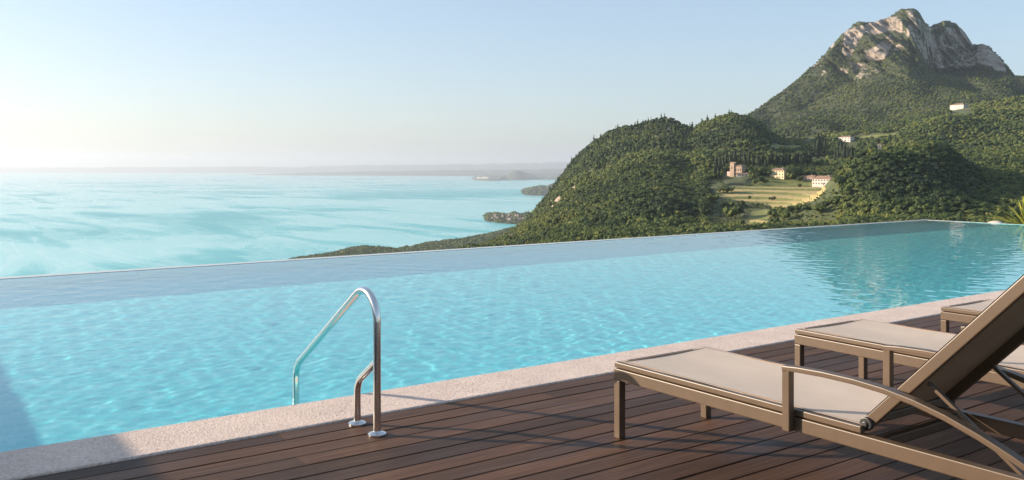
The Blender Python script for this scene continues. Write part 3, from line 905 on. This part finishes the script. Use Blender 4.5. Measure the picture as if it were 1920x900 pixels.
# ------------------------------------------------------------------ forest
def crown_template(seed, lobes, leaves, leaf, shape='round'):
    r = np.random.default_rng(seed)
    V, F = [], []
    ico_v, ico_f = [], []
    bm = bmesh.new(); bmesh.ops.create_icosphere(bm, subdivisions=1, radius=1.0)
    iv = np.array([v.co[:] for v in bm.verts]); fi = np.array([[v.index for v in f.verts] for f in bm.faces]); bm.free()
    bm = bmesh.new(); bmesh.ops.create_icosphere(bm, subdivisions=2 if lobes == 1 else 1, radius=1.0)
    bm.free()
    for k in range(lobes):
        if shape == 'round':
            th = r.random() * 6.28; rad = 0.30 * (k > 0) * (0.7 + 0.6 * r.random()); c = np.array([rad * math.cos(th), rad * math.sin(th), 0.50 + (0.22 * r.random() - 0.05) * (k > 0)])
            s = np.array([0.34, 0.34, 0.36]) * (1.0 if k == 0 else r.uniform(0.62, 0.85))
        else:
            c = np.array([0, 0, 0.5 ]); s = np.array([0.12, 0.12, 0.52])
        j = 1 + (r.random((len(iv), 1)) - 0.5) * 0.42
        V.append(c + iv * s * j); F.append(fi + sum(len(v) for v in V[:-1]))
    o = sum(len(v) for v in V)
    base = np.concatenate(V)
    for k in range(leaves):
        p = base[r.integers(len(base))] + r.normal(0, 0.03, 3)
        d = r.normal(0, 1, 3); d /= np.linalg.norm(d)
        e = np.cross(d, r.normal(0, 1, 3)); e /= np.linalg.norm(e)
        V.append(np.stack([p - e * leaf, p + e * leaf, p + d * leaf * 1.6])); F.append(np.array([[o, o + 1, o + 2]])); o += 3
    return np.concatenate(V), np.concatenate(F)

def scatter_trees(name, pts, hgt, wid, tint, templates, mat):
    """merge one crown per point into ONE mesh (a wood nobody could count)"""
    n = len(pts)
    ang = RNG.random(n) * 6.28
    which = RNG.integers(0, len(templates), n)
    Vs, Fs, Ts, off = [], [], [], 0
    for k, (tv, tf) in enumerate(templates):
        idx = np.where(which == k)[0]
        if len(idx) == 0: continue
        c, s = np.cos(ang[idx])[:, None], np.sin(ang[idx])[:, None]
        x = (tv[None, :, 0] * c - tv[None, :, 1] * s) * wid[idx, None]
        y = (tv[None, :, 0] * s + tv[None, :, 1] * c) * wid[idx, None]
        z = tv[None, :, 2] * hgt[idx, None]
        V = np.stack([x, y, z], -1) + pts[idx, None, :]
        F = tf[None] + (np.arange(len(idx)) * len(tv))[:, None, None] + off
        Vs.append(V.reshape(-1, 3)); Fs.append(F.reshape(-1, 3))
        j = (RNG.random((len(idx), len(tv))) - 0.5) * 0.16
        Ts.append((tint[idx, None] + j).ravel())
        off += len(idx) * len(tv)
    me = np_mesh(name, np.concatenate(Vs), np.concatenate(Fs), attrs={'tint': np.clip(np.concatenate(Ts), 0, 1)})
    o = link_mesh(name, me, M[mat])
    return o

T_NEAR = [crown_template(s, 3, 46, 0.085) for s in range(6)]
T_FAR = [crown_template(20 + s, 2, 12, 0.10) for s in range(6)]
T_TINY = [crown_template(30 + s, 1, 12, 0.12) for s in range(5)]
T_CYP = [crown_template(40 + s, 1, 20, 0.06, 'tall') for s in range(3)]

def wood(name, label, T, n, weight, hmin, hmax, templates, tintf, hmod=None):
    P, ix, iy, D = T.sample(n, weight)
    big = fbm(P[:, 0] / 30, P[:, 1] / 30, 3, 5)
    h = hmin + (hmax - hmin) * np.clip(RNG.beta(2, 2.6, n) * 0.75 + (big - 0.5) * 0.9 + 0.12, 0.05, 1.2)
    if hmod is not None: h = h * hmod(ix, iy, D)
    w = h * RNG.uniform(0.85, 1.35, n)
    tint = np.clip(tintf(P, ix, iy, D) + RNG.normal(0, 0.19, n), 0, 1)
    P = P.copy(); P[:, 2] -= h * 0.14
    o = scatter_trees(name, P, h, w, tint, templates, 'forest_leaf')
    tag(o, label, 'woodland', kind='stuff')
    return o

keep = 1 - np.clip(blur(fm | f2 | mm, 2) * 1.6, 0, 1)
keep *= 1 - np.clip(rockm * 1.1, 0, 0.9)
keep *= np.clip((hill.D - 330) / 60, 0, 1)
HOUSE_GAPS = []
# villas stand in clearings
VILLAS = [  # px left, px right, base y, wall height px
    (1449, 1478, 334.5, 15, 'yellow'), (1527, 1566, 346.5, 13, 'white_long'), (1505, 1530, 337, 7, 'annex'), (1362, 1394, 332, 24, 'castle'),
    (1576, 1602, 265, 8, 'white_up'), (1510, 1524, 257, 6, 'small_pale'), (1788, 1817, 204.5, 9, 'white_top'), (1646, 1653, 276, 5, 'hut'), (1382, 1407, 331, 5, 'shed')]
for (x0, x1, yb, hp, kind) in VILLAS:
    g = inpoly(hill.IX, hill.IY, [(x0 - 6, yb - hp * 0.4), (x1 + 6, yb - hp * 0.4), (x1 + 6, yb + 14), (x0 - 6, yb + 14)]) & (hill.D > 500)
    keep *= 1 - g
def hill_tint(P, ix, iy, D):
    t = 0.30 + (fbm(P[:, 0] / 90, P[:, 1] / 90, 3, 14) - 0.5) * 0.9
    t += 0.20 * np.clip((ix - 1800) / 60, 0, 1) + 0.16 * np.clip((410 - np.abs(iy - 420) * 4 - 300) / 100, 0, 1) * (ix < 1400)
    t += 0.22 * np.exp(-((ix - 1650) / 90) ** 2 - ((iy - 268) / 22) ** 2)
    t -= 0.16 * np.exp(-((ix - 1700) / 100) ** 2 - ((iy - 340) / 60) ** 2)
    t -= 0.10 * (ix < 1300) * (iy < 330)
    return t
nearw = keep * (hill.D < 1020); farw = keep * (hill.D >= 1020)
wood('forest', 'mixed green woodland covering the hillside below and around the villas', hill, 30000, nearw, 2.0, 7.6, T_NEAR, hill_tint,
     lambda ix, iy, D: 1 - 0.72 * np.clip((ix - 1322) / 12, 0, 1) * np.clip((1585 - ix) / 25, 0, 1) * np.clip((430 - iy) / 12, 0, 1) * (D < 940))
wood('forest', 'dark wooded ridge sloping down to the lake behind the pool edge', hill, 42000, farw, 2.4, 8.4, T_FAR, hill_tint)
mk_ = (1 - np.clip(rk * 1.5, 0, 1)) * np.clip((mt.IY - 70) / 90, 0.06, 1)
wood('forest', 'dark green woodland on the slopes under the rocky mountain top', mt, 60000, mk_ * (mt.D > 1250), 3.0, 7.5, T_TINY, lambda P, ix, iy, D: 0.30 + (fbm(P[:, 0] / 130, P[:, 1] / 130, 3, 24) - 0.5) * 0.8)
crest_w = keep * np.clip((hill.IX - 985) / 60, 0, 1) * np.clip((1480 - hill.IX) / 60, 0, 1) * (hill.D > 1120)
wood('forest', 'taller pointed trees standing up along the crest of the wooded ridge', hill, 800, crest_w, 6, 13.5, [crown_template(90 + s_, 1, 46, 0.06, 'tall') for s_ in range(4)], lambda P, ix, iy, D: 0.16 + 0 * ix, lambda ix, iy, D: 1.0 + 0 * ix)
# trees of the coast
def coast_trees(P, n, h0, h1, label, jmin=0.0, tint=0.25):
    nr, nc = P.shape[:2]
    i = RNG.integers(0, nr - 1, n); j = RNG.integers(int(nc * jmin), nc - 1, n)
    u, v = RNG.random(n)[:, None], RNG.random(n)[:, None]
    Q = (P[i, j] * (1 - u) + P[i + 1, j] * u) * (1 - v) + (P[i, j + 1] * (1 - u) + P[i + 1, j + 1] * u) * v
    ok = Q[:, 2] > LAKE_Z + 1.0
    Q = Q[ok]; m = len(Q)
    h = RNG.uniform(h0, h1, m)
    Q[:, 2] -= h * 0.12
    o = scatter_trees('forest', Q, h, h * RNG.uniform(0.9, 1.5, m), np.clip(tint + RNG.normal(0, 0.12, m), 0, 1), T_FAR, 'forest_leaf')
    tag(o, label, 'woodland', kind='stuff')
coast_trees(PROM, 7000, 6, 15, 'dark tree cover of the low promontory running out into the lake', 0.1, 0.38)
coast_trees(VIL, 900, 6, 20, 'trees on the small lakeside headland with pinkish village houses', 0, 0.5)
coast_trees(HD2, 800, 12, 34, 'hazy trees on the second headland beside the wooded ridge', 0, 0.5)

# ------------------------------------------------------------------ single trees: cypresses
def part_mesh(tpl, h, w, tint):
    V = tpl[0] * np.array([w, w, h])
    return np_mesh('crown', V, tpl[1], attrs={'tint': np.clip(tint + (RNG.random(len(V)) - 0.5) * 0.3, 0, 1)})
T_CYPB = [crown_template(60 + s, 1, 150, 0.035, 'tall') for s in range(4)]
T_SINGLE = [crown_template(70 + s, 7, 320, 0.05) for s in range(4)]
cyp_src = []
for k in range(4):
    t = empty('cypress_tree'); tag(t, 'slim dark cypress standing in the row behind the villas', 'tree', 'cypress rows behind the villas')
    tv = T_CYPB[k][0].copy(); tv[:, :2] *= (1 - 0.45 * np.clip(tv[:, 2:3], 0, 1)) * np.random.default_rng(k).uniform(0.85, 1.15, (len(tv), 1))
    c = link_mesh('crown', part_mesh((tv, T_CYPB[k][1]), 1.0, 1.0, 0.35), M['cypress_leaf'], t); c.location = (0, 0, 0.06)
    MB().lathe([(0.02, -0.12), (0.016, 0.1), (0.008, 0.3)], seg=6).build('trunk', M['bark'], t)
    cyp_src.append(t)
used = set()
def dup(src, loc, scale, rz, label=None, group=None):
    if src.name in used:
        o = src.copy(); COL.objects.link(o)
        for ch in src.children:
            c = ch.copy(); COL.objects.link(c); c.parent = o
    else:
        used.add(src.name); o = src
    o.location = loc; o.scale = (scale[0], scale[0], scale[1]); o.rotation_euler = (0, 0, rz)
    if label: o['label'] = label
    if group: o['group'] = group
    return o
CYP = [(x + random.uniform(-2, 2), 315 + random.uniform(-3, 3) - (x - 1420) * 0.055, random.uniform(15, 24)) for x in np.arange(1420, 1522, 4.2)]
CYP += [(x, y, h) for x, y, h in ((1343, 325, 26), (1350, 322, 24), (1356, 318, 22), (1362, 312, 26), (1369, 310, 20), (1378, 308, 24), (1388, 312, 22), (1396, 313, 24), (1404, 314, 26), (1412, 314, 22), (1340, 334, 22), (1347, 336, 20))]
CYP += [(x, y, h) for x, y, h in ((1528, 292, 30), (1534, 296, 38), (1540, 290, 32), (1547, 288, 26), (1571, 300, 24), (1577, 299, 32), (1583, 302, 28), (1590, 303, 22), (1566, 306, 20), (1598, 304, 26))]
for i, (x, y, h) in enumerate(CYP):
    p, d = hill.hit(x, y)
    H = 1.2 * h * d / FOC
    row = i < 25
    lab = 'slim dark cypress in the long row between the yellow villa and the upper terrace' if row else ('slim dark cypress in the clump around the orange castle house' if i < 37 else 'tall dark cypress on the slope between the upper white villa and the red roofed farmhouse')
    dup(cyp_src[i % 4], (p[0], p[1], p[2] - 0.3), (H * random.uniform(0.95, 1.35), H), random.random() * 6.28, lab,
        ('cypress row above the terrace', 'cypresses by the castle house', 'cypresses under the upper villa')[0 if row else (1 if i < 37 else 2)])
# round trees standing alone around the fields
rt_src = []
for k in range(4):
    t = empty('broadleaf_tree'); tag(t, 'round leafy tree at the edge of the golden terraces', 'tree', 'trees around the golden terraces')
    c = link_mesh('crown', part_mesh(T_SINGLE[k], 1.0, 1.0, (0.25, 0.4, 0.15, 0.5)[k]), M['forest_leaf'], t); c.location = (0, 0, 0.08)
    MB().lathe([(0.035, -0.15), (0.028, 0.15), (0.014, 0.5)], seg=7).build('trunk', M['bark'], t)
    rt_src.append(t)
RT_ = [(1364, 362, 15), (1349, 361, 9), (1493, 334, 22), (1483, 337, 14), (1500, 341, 12), (1435, 345, 10), (1425, 344, 14), (1416, 346, 10), (1448, 376, 9), (1405, 374, 8), (1580, 352, 24), (1573, 346, 16), (1586, 366, 20), (1562, 386, 18), (1548, 392, 16), (1535, 400, 18),
       (1512, 396, 14), (1497, 398, 18), (1480, 402, 18), (1462, 400, 14), (1390, 388, 14), (1372, 388, 12), (1356, 388, 12), (1336, 380, 16), (1450, 408, 18), (1470, 414, 22), (1386, 406, 22), (1370, 410, 22), (1452, 421, 16), (1388, 424, 14), (1420, 334, 12), (1410, 336, 12), (1440, 330, 15), (1432, 329, 17), (1499, 352, 8)]
for i, (x, y, h) in enumerate(RT_):
    p, d = hill.hit(x, y)
    H = h * d / FOC
    dup(rt_src[i % 4], (p[0], p[1], p[2] - 0.4), (H * random.uniform(0.9, 1.35), H), random.random() * 6.28)

# ------------------------------------------------------------------ houses
def house(name, label, x0, x1, yb, hp, wall, roofm, style='hip', T=None, depth=0.6, floors=2, cols=5, cat='villa', yaw=0.0, rise=0.22, chimney=True, at=None, group=None, wins=True):
    if at is None:
        p, d = (T or hill).hit((x0 + x1) / 2, yb)
    else: p, d = at
    sc = d / FOC
    W = (x1 - x0) * sc; Hh = hp * sc; Dp = max(4.0, W * depth)
    base = empty(name, (p[0] + FW[0] * Dp / 2, p[1] + FW[1] * Dp / 2, p[2] - 0.2), -YAW - math.atan((((x0 + x1) / 2) - CX) / FOC) + yaw)
    tag(base, label, cat, group)
    hz = Hh + 0.2
    MB().box((0, 0, hz / 2 - 1.0), (W, Dp, hz + 2.0)).build('wall', M[wall], base)
    ov = 0.5; a, b_ = W / 2 + ov, Dp / 2 + ov; ht = Dp * rise
    th = 0.25
    if style == 'hip':
        k = max(0.1, a - b_)
        vs = [(-a, -b_, hz), (a, -b_, hz), (a, b_, hz), (-a, b_, hz), (-a, -b_, hz + th), (a, -b_, hz + th), (a, b_, hz + th), (-a, b_, hz + th), (-k, 0, hz + th + ht), (k, 0, hz + th + ht)]
        fs = [(3, 2, 1, 0), (0, 1, 5, 4), (1, 2, 6, 5), (2, 3, 7, 6), (3, 0, 4, 7), (4, 5, 9, 8), (5, 6, 9), (6, 7, 8, 9), (7, 4, 8)]
    else:
        vs = [(-a, -b_, hz), (a, -b_, hz), (a, b_, hz), (-a, b_, hz), (-a, -b_, hz + th), (a, -b_, hz + th), (a, b_, hz + th), (-a, b_, hz + th), (-a, 0, hz + th + ht), (a, 0, hz + th + ht)]
        fs = [(3, 2, 1, 0), (0, 1, 5, 4), (2, 3, 7, 6), (4, 5, 9, 8), (6, 7, 8, 9), (1, 2, 6, 9, 5), (3, 0, 4, 8, 7)]
    rf = MB().poly(vs, fs).build('roof', M[roofm], base)
    if chimney:
        MB().box((W * 0.22, Dp * 0.12, hz + th + ht * 0.9), (0.8, 0.8, 1.6)).build('chimney', M[wall], rf)
    if wins:
        fh = hz / floors
        for fl in range(floors):
            for c in range(cols):
                x = -W / 2 + W * (c + 0.5) / cols
                ww, wh = min(1.1, W / cols * 0.4), fh * 0.45
                wo = MB().box((x, -Dp / 2 - 0.02, fh * fl + fh * 0.52), (ww, 0.06, wh)).build('window', M['window_dark'], base)
        door = MB().box((W * 0.08, -Dp / 2 - 0.025, 0.9), (1.1, 0.07, 2.0)).build('door', M['bark'], base) if floors > 1 and W > 10 else None
    return base
house('villa', 'yellow three storey villa with hip roof above the golden terraces', 1449, 1478, 334.5, 15, 'render_yellow', 'roof_tile', floors=3, cols=5, yaw=R(-28))
house('farmhouse', 'long white farmhouse with red tiled roof at the right end of the terraces', 1528, 1566, 346.5, 11, 'render_white', 'roof_tile', 'hip', depth=0.42, floors=2, cols=7, rise=0.35, yaw=R(-24))
house('farm_annex', 'low wing with brown roof joined to the left of the white farmhouse', 1505, 1531, 337.5, 5, 'render_pink', 'roof_tile', 'gable', depth=0.45, floors=1, cols=4, cat='outbuilding', rise=0.3, yaw=R(-24))
house('villa', 'pale villa with flat looking roof among tall cypresses on the upper slope', 1577, 1602, 265, 8, 'render_white', 'roof_tile', floors=2, cols=4, yaw=R(-30), rise=0.14)
house('cottage', 'tiny pale cottage on the upper slope left of the cypress trees', 1510, 1524, 257, 5.5, 'render_white', 'roof_tile', 'gable', floors=1, cols=3, cat='house')
house('villa', 'white villa highest on the right slope, below the mountain cliffs', 1789, 1816, 203.5, 7, 'render_white', 'roof_tile', floors=2, cols=5, rise=0.2, yaw=R(-32))
house('hut', 'single small white hut on the wooded slope above the dark knoll', 1647, 1653, 275.5, 4.5, 'render_white', 'roof_tile', 'gable', floors=1, cols=1, cat='hut', chimney=False)
house('shed', 'low grey roofed shed in the trees right of the castle house', 1384, 1404, 331, 4, 'render_white', 'roof_tile', 'gable', floors=1, cols=3, cat='shed', chimney=False, rise=0.2)
# castle-like house: main block, corner turret with battlements, lower stair wing
def castle():
    p, d = hill.hit(1378, 331)
    s = d / FOC
    t = empty('castle_house', (p[0], p[1], p[2] - 0.3), -YAW - math.atan((1378 - CX) / FOC) - R(28))
    tag(t, 'orange brick castle house with turret among dark cypresses', 'house')
    def blk(name, x0, x1, h, dp, y=0, z=0):
        return MB().box((((x0 + x1) / 2 - 1378) * s, dp * s / 2 + y * s, h * s / 2 - 1 + z), ((x1 - x0) * s, dp * s, h * s + 2))
    w = blk('wall', 1370, 1392, 20, 16).build('wall', M['render_orange'], t)
    tw = blk('tower', 1368.5, 1377, 26, 8.5, -2).build('tower', M['render_orange'], t)
    mb = MB()
    for i in range(4):
        for j in (0, 1):
            mb.box(((1369.6 + i * 2.1 - 1378) * s, (-1.4 + j * 7.2) * s, 27 * s), (1.1 * s, 1.0 * s, 2.0 * s))
    mb.build('battlement', M['render_orange'], tw)
    lw = blk('wing', 1361, 1369, 10, 10, 1).build('stair_wing', M['render_pink'], t)
    rw = MB().poly([((1376 - 1378) * s, -0.6, 20.05 * s), ((1393 - 1378) * s, -0.6, 20.05 * s), ((1393 - 1378) * s, 17 * s, 20.05 * s), ((1376 - 1378) * s, 17 * s, 20.05 * s), ((1384 - 1378) * s, 8 * s, 24 * s)], [(3, 2, 1, 0), (0, 1, 4), (1, 2, 4), (2, 3, 4), (3, 0, 4)]).build('roof', M['roof_tile'], t)
    for x in (1380, 1385, 1389.5):
        for z in (5, 13):
            MB().box(((x - 1378) * s, -0.03, z * s), (1.7 * s, 0.08, 3.6 * s)).build('window', M['window_dark'], t)
    MB().box(((1372.8 - 1378) * s, -2 * s - 0.03, 17 * s), (1.5 * s, 0.08, 4 * s)).build('window', M['window_dark'], t)
castle()
# ruined retaining wall low on the slope
p, d = hill.hit(1424, 424)
s = d / FOC
mb = MB()
for i in range(14):
    mb.box(((i - 6.5) * 2.3 * s, 0, (2.6 + random.uniform(-0.6, 0.9)) * s - 1.0), (2.25 * s, 1.2, (5 + random.uniform(-1.2, 1.2)) * s))
o = mb.build('retaining_wall', M['wall_stone']); o.location = p; o.rotation_euler = (0, 0, -YAW - math.atan((1424 - CX) / FOC))
tag(o, 'broken pale stone retaining wall low on the slope just above the pool edge', 'wall')
# houses on the shoulder of the ridge and in the lakeside village
def ground_on(P, px, y):
    IYg = HOR + (CAM_Z - P[..., 2]) * FOC / (P[..., 0] * FW[0] + P[..., 1] * FW[1])
    Dg = P[..., 0] * FW[0] + P[..., 1] * FW[1]
    IXg = CX + FOC * (P[..., 0] * RT[0] + P[..., 1] * RT[1]) / Dg
    k = np.argmin((IXg - px) ** 2 + (IYg - y) ** 2 * 4 + (P[..., 2] < LAKE_Z + 1) * 1e4)
    q = P.reshape(-1, 3)[k].copy()
    return q, Dg.ravel()[k]
house('cottage', 'bright pale cottage at the foot of the ridge just above the pool edge', 956, 963, 447, 6, 'render_white', 'roof_tile', 'gable', at=hill.hit(959, 448), floors=1, cols=2, cat='house')
house('cottage', 'small white house half way down the lake side of the ridge', 1004, 1009, 411, 5, 'render_white', 'roof_tile', 'gable', at=hill.hit(1007, 411), floors=1, cols=2, cat='house', chimney=False)
house('cottage', 'tiny white house in the woods right of the ridge cliff', 1053, 1057, 409, 4, 'render_white', 'roof_tile', 'gable', at=hill.hit(1055, 409), floors=1, cols=1, cat='house', chimney=False)
for i in range(24):
    x = random.uniform(948, 1004) if i > 4 else random.uniform(925, 955); y = 413 + random.uniform(-6, 6)
    q, d = ground_on(VIL, x, y)
    q[2] += 7
    w = random.uniform(3.2, 6.0)
    house('village_house', 'tiny pinkish house among the trees of the lakeside village', x - w / 2, x + w / 2, y, random.uniform(3, 4.5), random.choice(['render_pink', 'render_white', 'render_pink', 'render_orange']), 'roof_tile', 'gable', at=(q, d), cat='house', chimney=False, wins=False, group='houses of the lakeside village', yaw=random.uniform(-.5, .5))
mb = MB()
for i in range(90):
    x = random.gauss(914, 13) if i < 70 else random.uniform(985, 1040); y = 336 + random.uniform(-3, 2)
    q, d = ground_on(HD3, x, y)
    mb.box((q[0], q[1], q[2] + 10), (random.uniform(12, 30), random.uniform(12, 30), random.uniform(22, 34)), random.random())
tag(mb.build('town', M['render_white']), 'hazy pale town spread on the far peninsula', 'town', kind='stuff')

# motor boat far out on the lake
D_b = (CAM_Z - LAKE_Z) * FOC / (423.5 - HOR)
pb = wp(760, 423.5, D_b)
bt = empty('motor_boat', (pb[0], pb[1], LAKE_Z), R(160))
tag(bt, 'tiny motor boat crossing the pale water left of the headland', 'boat')
MB().poly([(-4, -1.3, .9), (-4, 1.3, .9), (2.5, 1.3, 1.0), (5, 0, 1.2), (2.5, -1.3, 1.0), (-4, -.9, -.3), (-4, .9, -.3), (2, .8, -.3), (4, 0, -.2), (2, -.8, -.3)],
          [(0, 4, 3, 2, 1), (5, 6, 7, 8, 9), (0, 1, 6, 5), (1, 2, 7, 6), (2, 3, 8, 7), (3, 4, 9, 8), (4, 0, 5, 9)]).build('hull', M['boat_white'], bt)
MB().box((0, 0, 1.6), (3, 1.9, 1.3)).build('cabin', M['boat_white'], bt, bevel=0.15)

# ------------------------------------------------------------------ beyond the right end of the pool: planting bed, boulder, spiky plant
bed = MB().box((26.0, 8.0, -1.0), (5.5, 8.0, 1.2)).build('planting_bed', M['soil']); tag(bed, kind='structure')
r = np.random.default_rng(8)
bm = bmesh.new(); bmesh.ops.create_icosphere(bm, subdivisions=4, radius=1.0)
for v in bm.verts:
    c = v.co; n_ = float(fbm(c.x * 1.3 + 5, c.y * 1.3 + c.z * 0.9, 4, 61)) - 0.5
    v.co = c * (1 + 0.45 * n_)
    v.co.x *= 0.22; v.co.y *= 0.15; v.co.z *= 0.115
me = bpy.data.meshes.new('boulder'); bm.to_mesh(me); bm.free()
for p_ in me.polygons: p_.use_smooth = True
o = link_mesh('boulder', me, M['boulder']); o.location = (23.35, 11.45, -0.11); o.rotation_euler = (0, 0, R(-60))
tag(o, 'smooth pale boulder at the far right corner of the pool', 'boulder')
def spiky(loc, n, L, label):
    t = empty('spiky_plant', loc); tag(t, label, 'plant')
    V, F, T_ = [], [], []
    for k in range(n):
        az = k * 2.39996 + r.normal(0, .2); el = r.uniform(0.25, 1.45); ln = L * r.uniform(0.7, 1.1); w0 = 0.035 * r.uniform(.8, 1.2)
        d = np.array([math.cos(az) * math.cos(el), math.sin(az) * math.cos(el), math.sin(el)])
        sd_ = np.array([-math.sin(az), math.cos(az), 0]); o_ = len(V)
        for j in range(7):
            u = j / 6
            p_ = np.array([0, 0, 0.12]) + d * ln * u + np.array([0, 0, -0.28 * ln * math.cos(el) * u * u])
            w_ = w0 * (0.55 + 1.1 * u) * (1 - u) ** 0.6 + 0.002
            nn = np.cross(sd_, d)
            V += [p_ - sd_ * w_ + nn * w_ * .35, p_ - nn * 0.004, p_ + sd_ * w_ + nn * w_ * .35]; T_ += [r.random() * .4 + .6 * u] * 3
        for j in range(6):
            a = o_ + j * 3
            F += [(a, a + 1, a + 4, a + 3), (a + 1, a + 2, a + 5, a + 4)]
    link_mesh('leaves', np_mesh('leaves', np.array(V), np.array(F), smooth=True, attrs={'tint': np.array(T_)}), M['spiky_leaf'], t)
    MB().lathe([(0.10, -0.45), (0.085, 0.0), (0.07, 0.16)], seg=10).build('trunk', M['bark'], t)
spiky((23.75, 10.85, -0.35), 70, 1.05, 'spiky yellow green plant at the right edge beside the pool corner')

# ------------------------------------------------------------------ air
m = bpy.data.materials.new('haze'); m.use_nodes = True
nt = m.node_tree; nt.nodes.clear()
out = nt.nodes.new('ShaderNodeOutputMaterial'); pv = nt.nodes.new('ShaderNodeVolumePrincipled')
pv.inputs['Color'].default_value = (0.75, 0.85, 0.96, 1)
pv.inputs['Density'].default_value = HAZE
pv.inputs['Anisotropy'].default_value = 0.35
nt.links.new(pv.outputs[0], out.inputs['Volume'])
ztop, zbot = float(mt.Z.max()) + 40, LAKE_Z - 3
hz = MB().box((0, 0, (ztop + zbot) / 2), (90400, 90400, ztop - zbot)).build('haze', m)
tag(hz, kind='stuff')
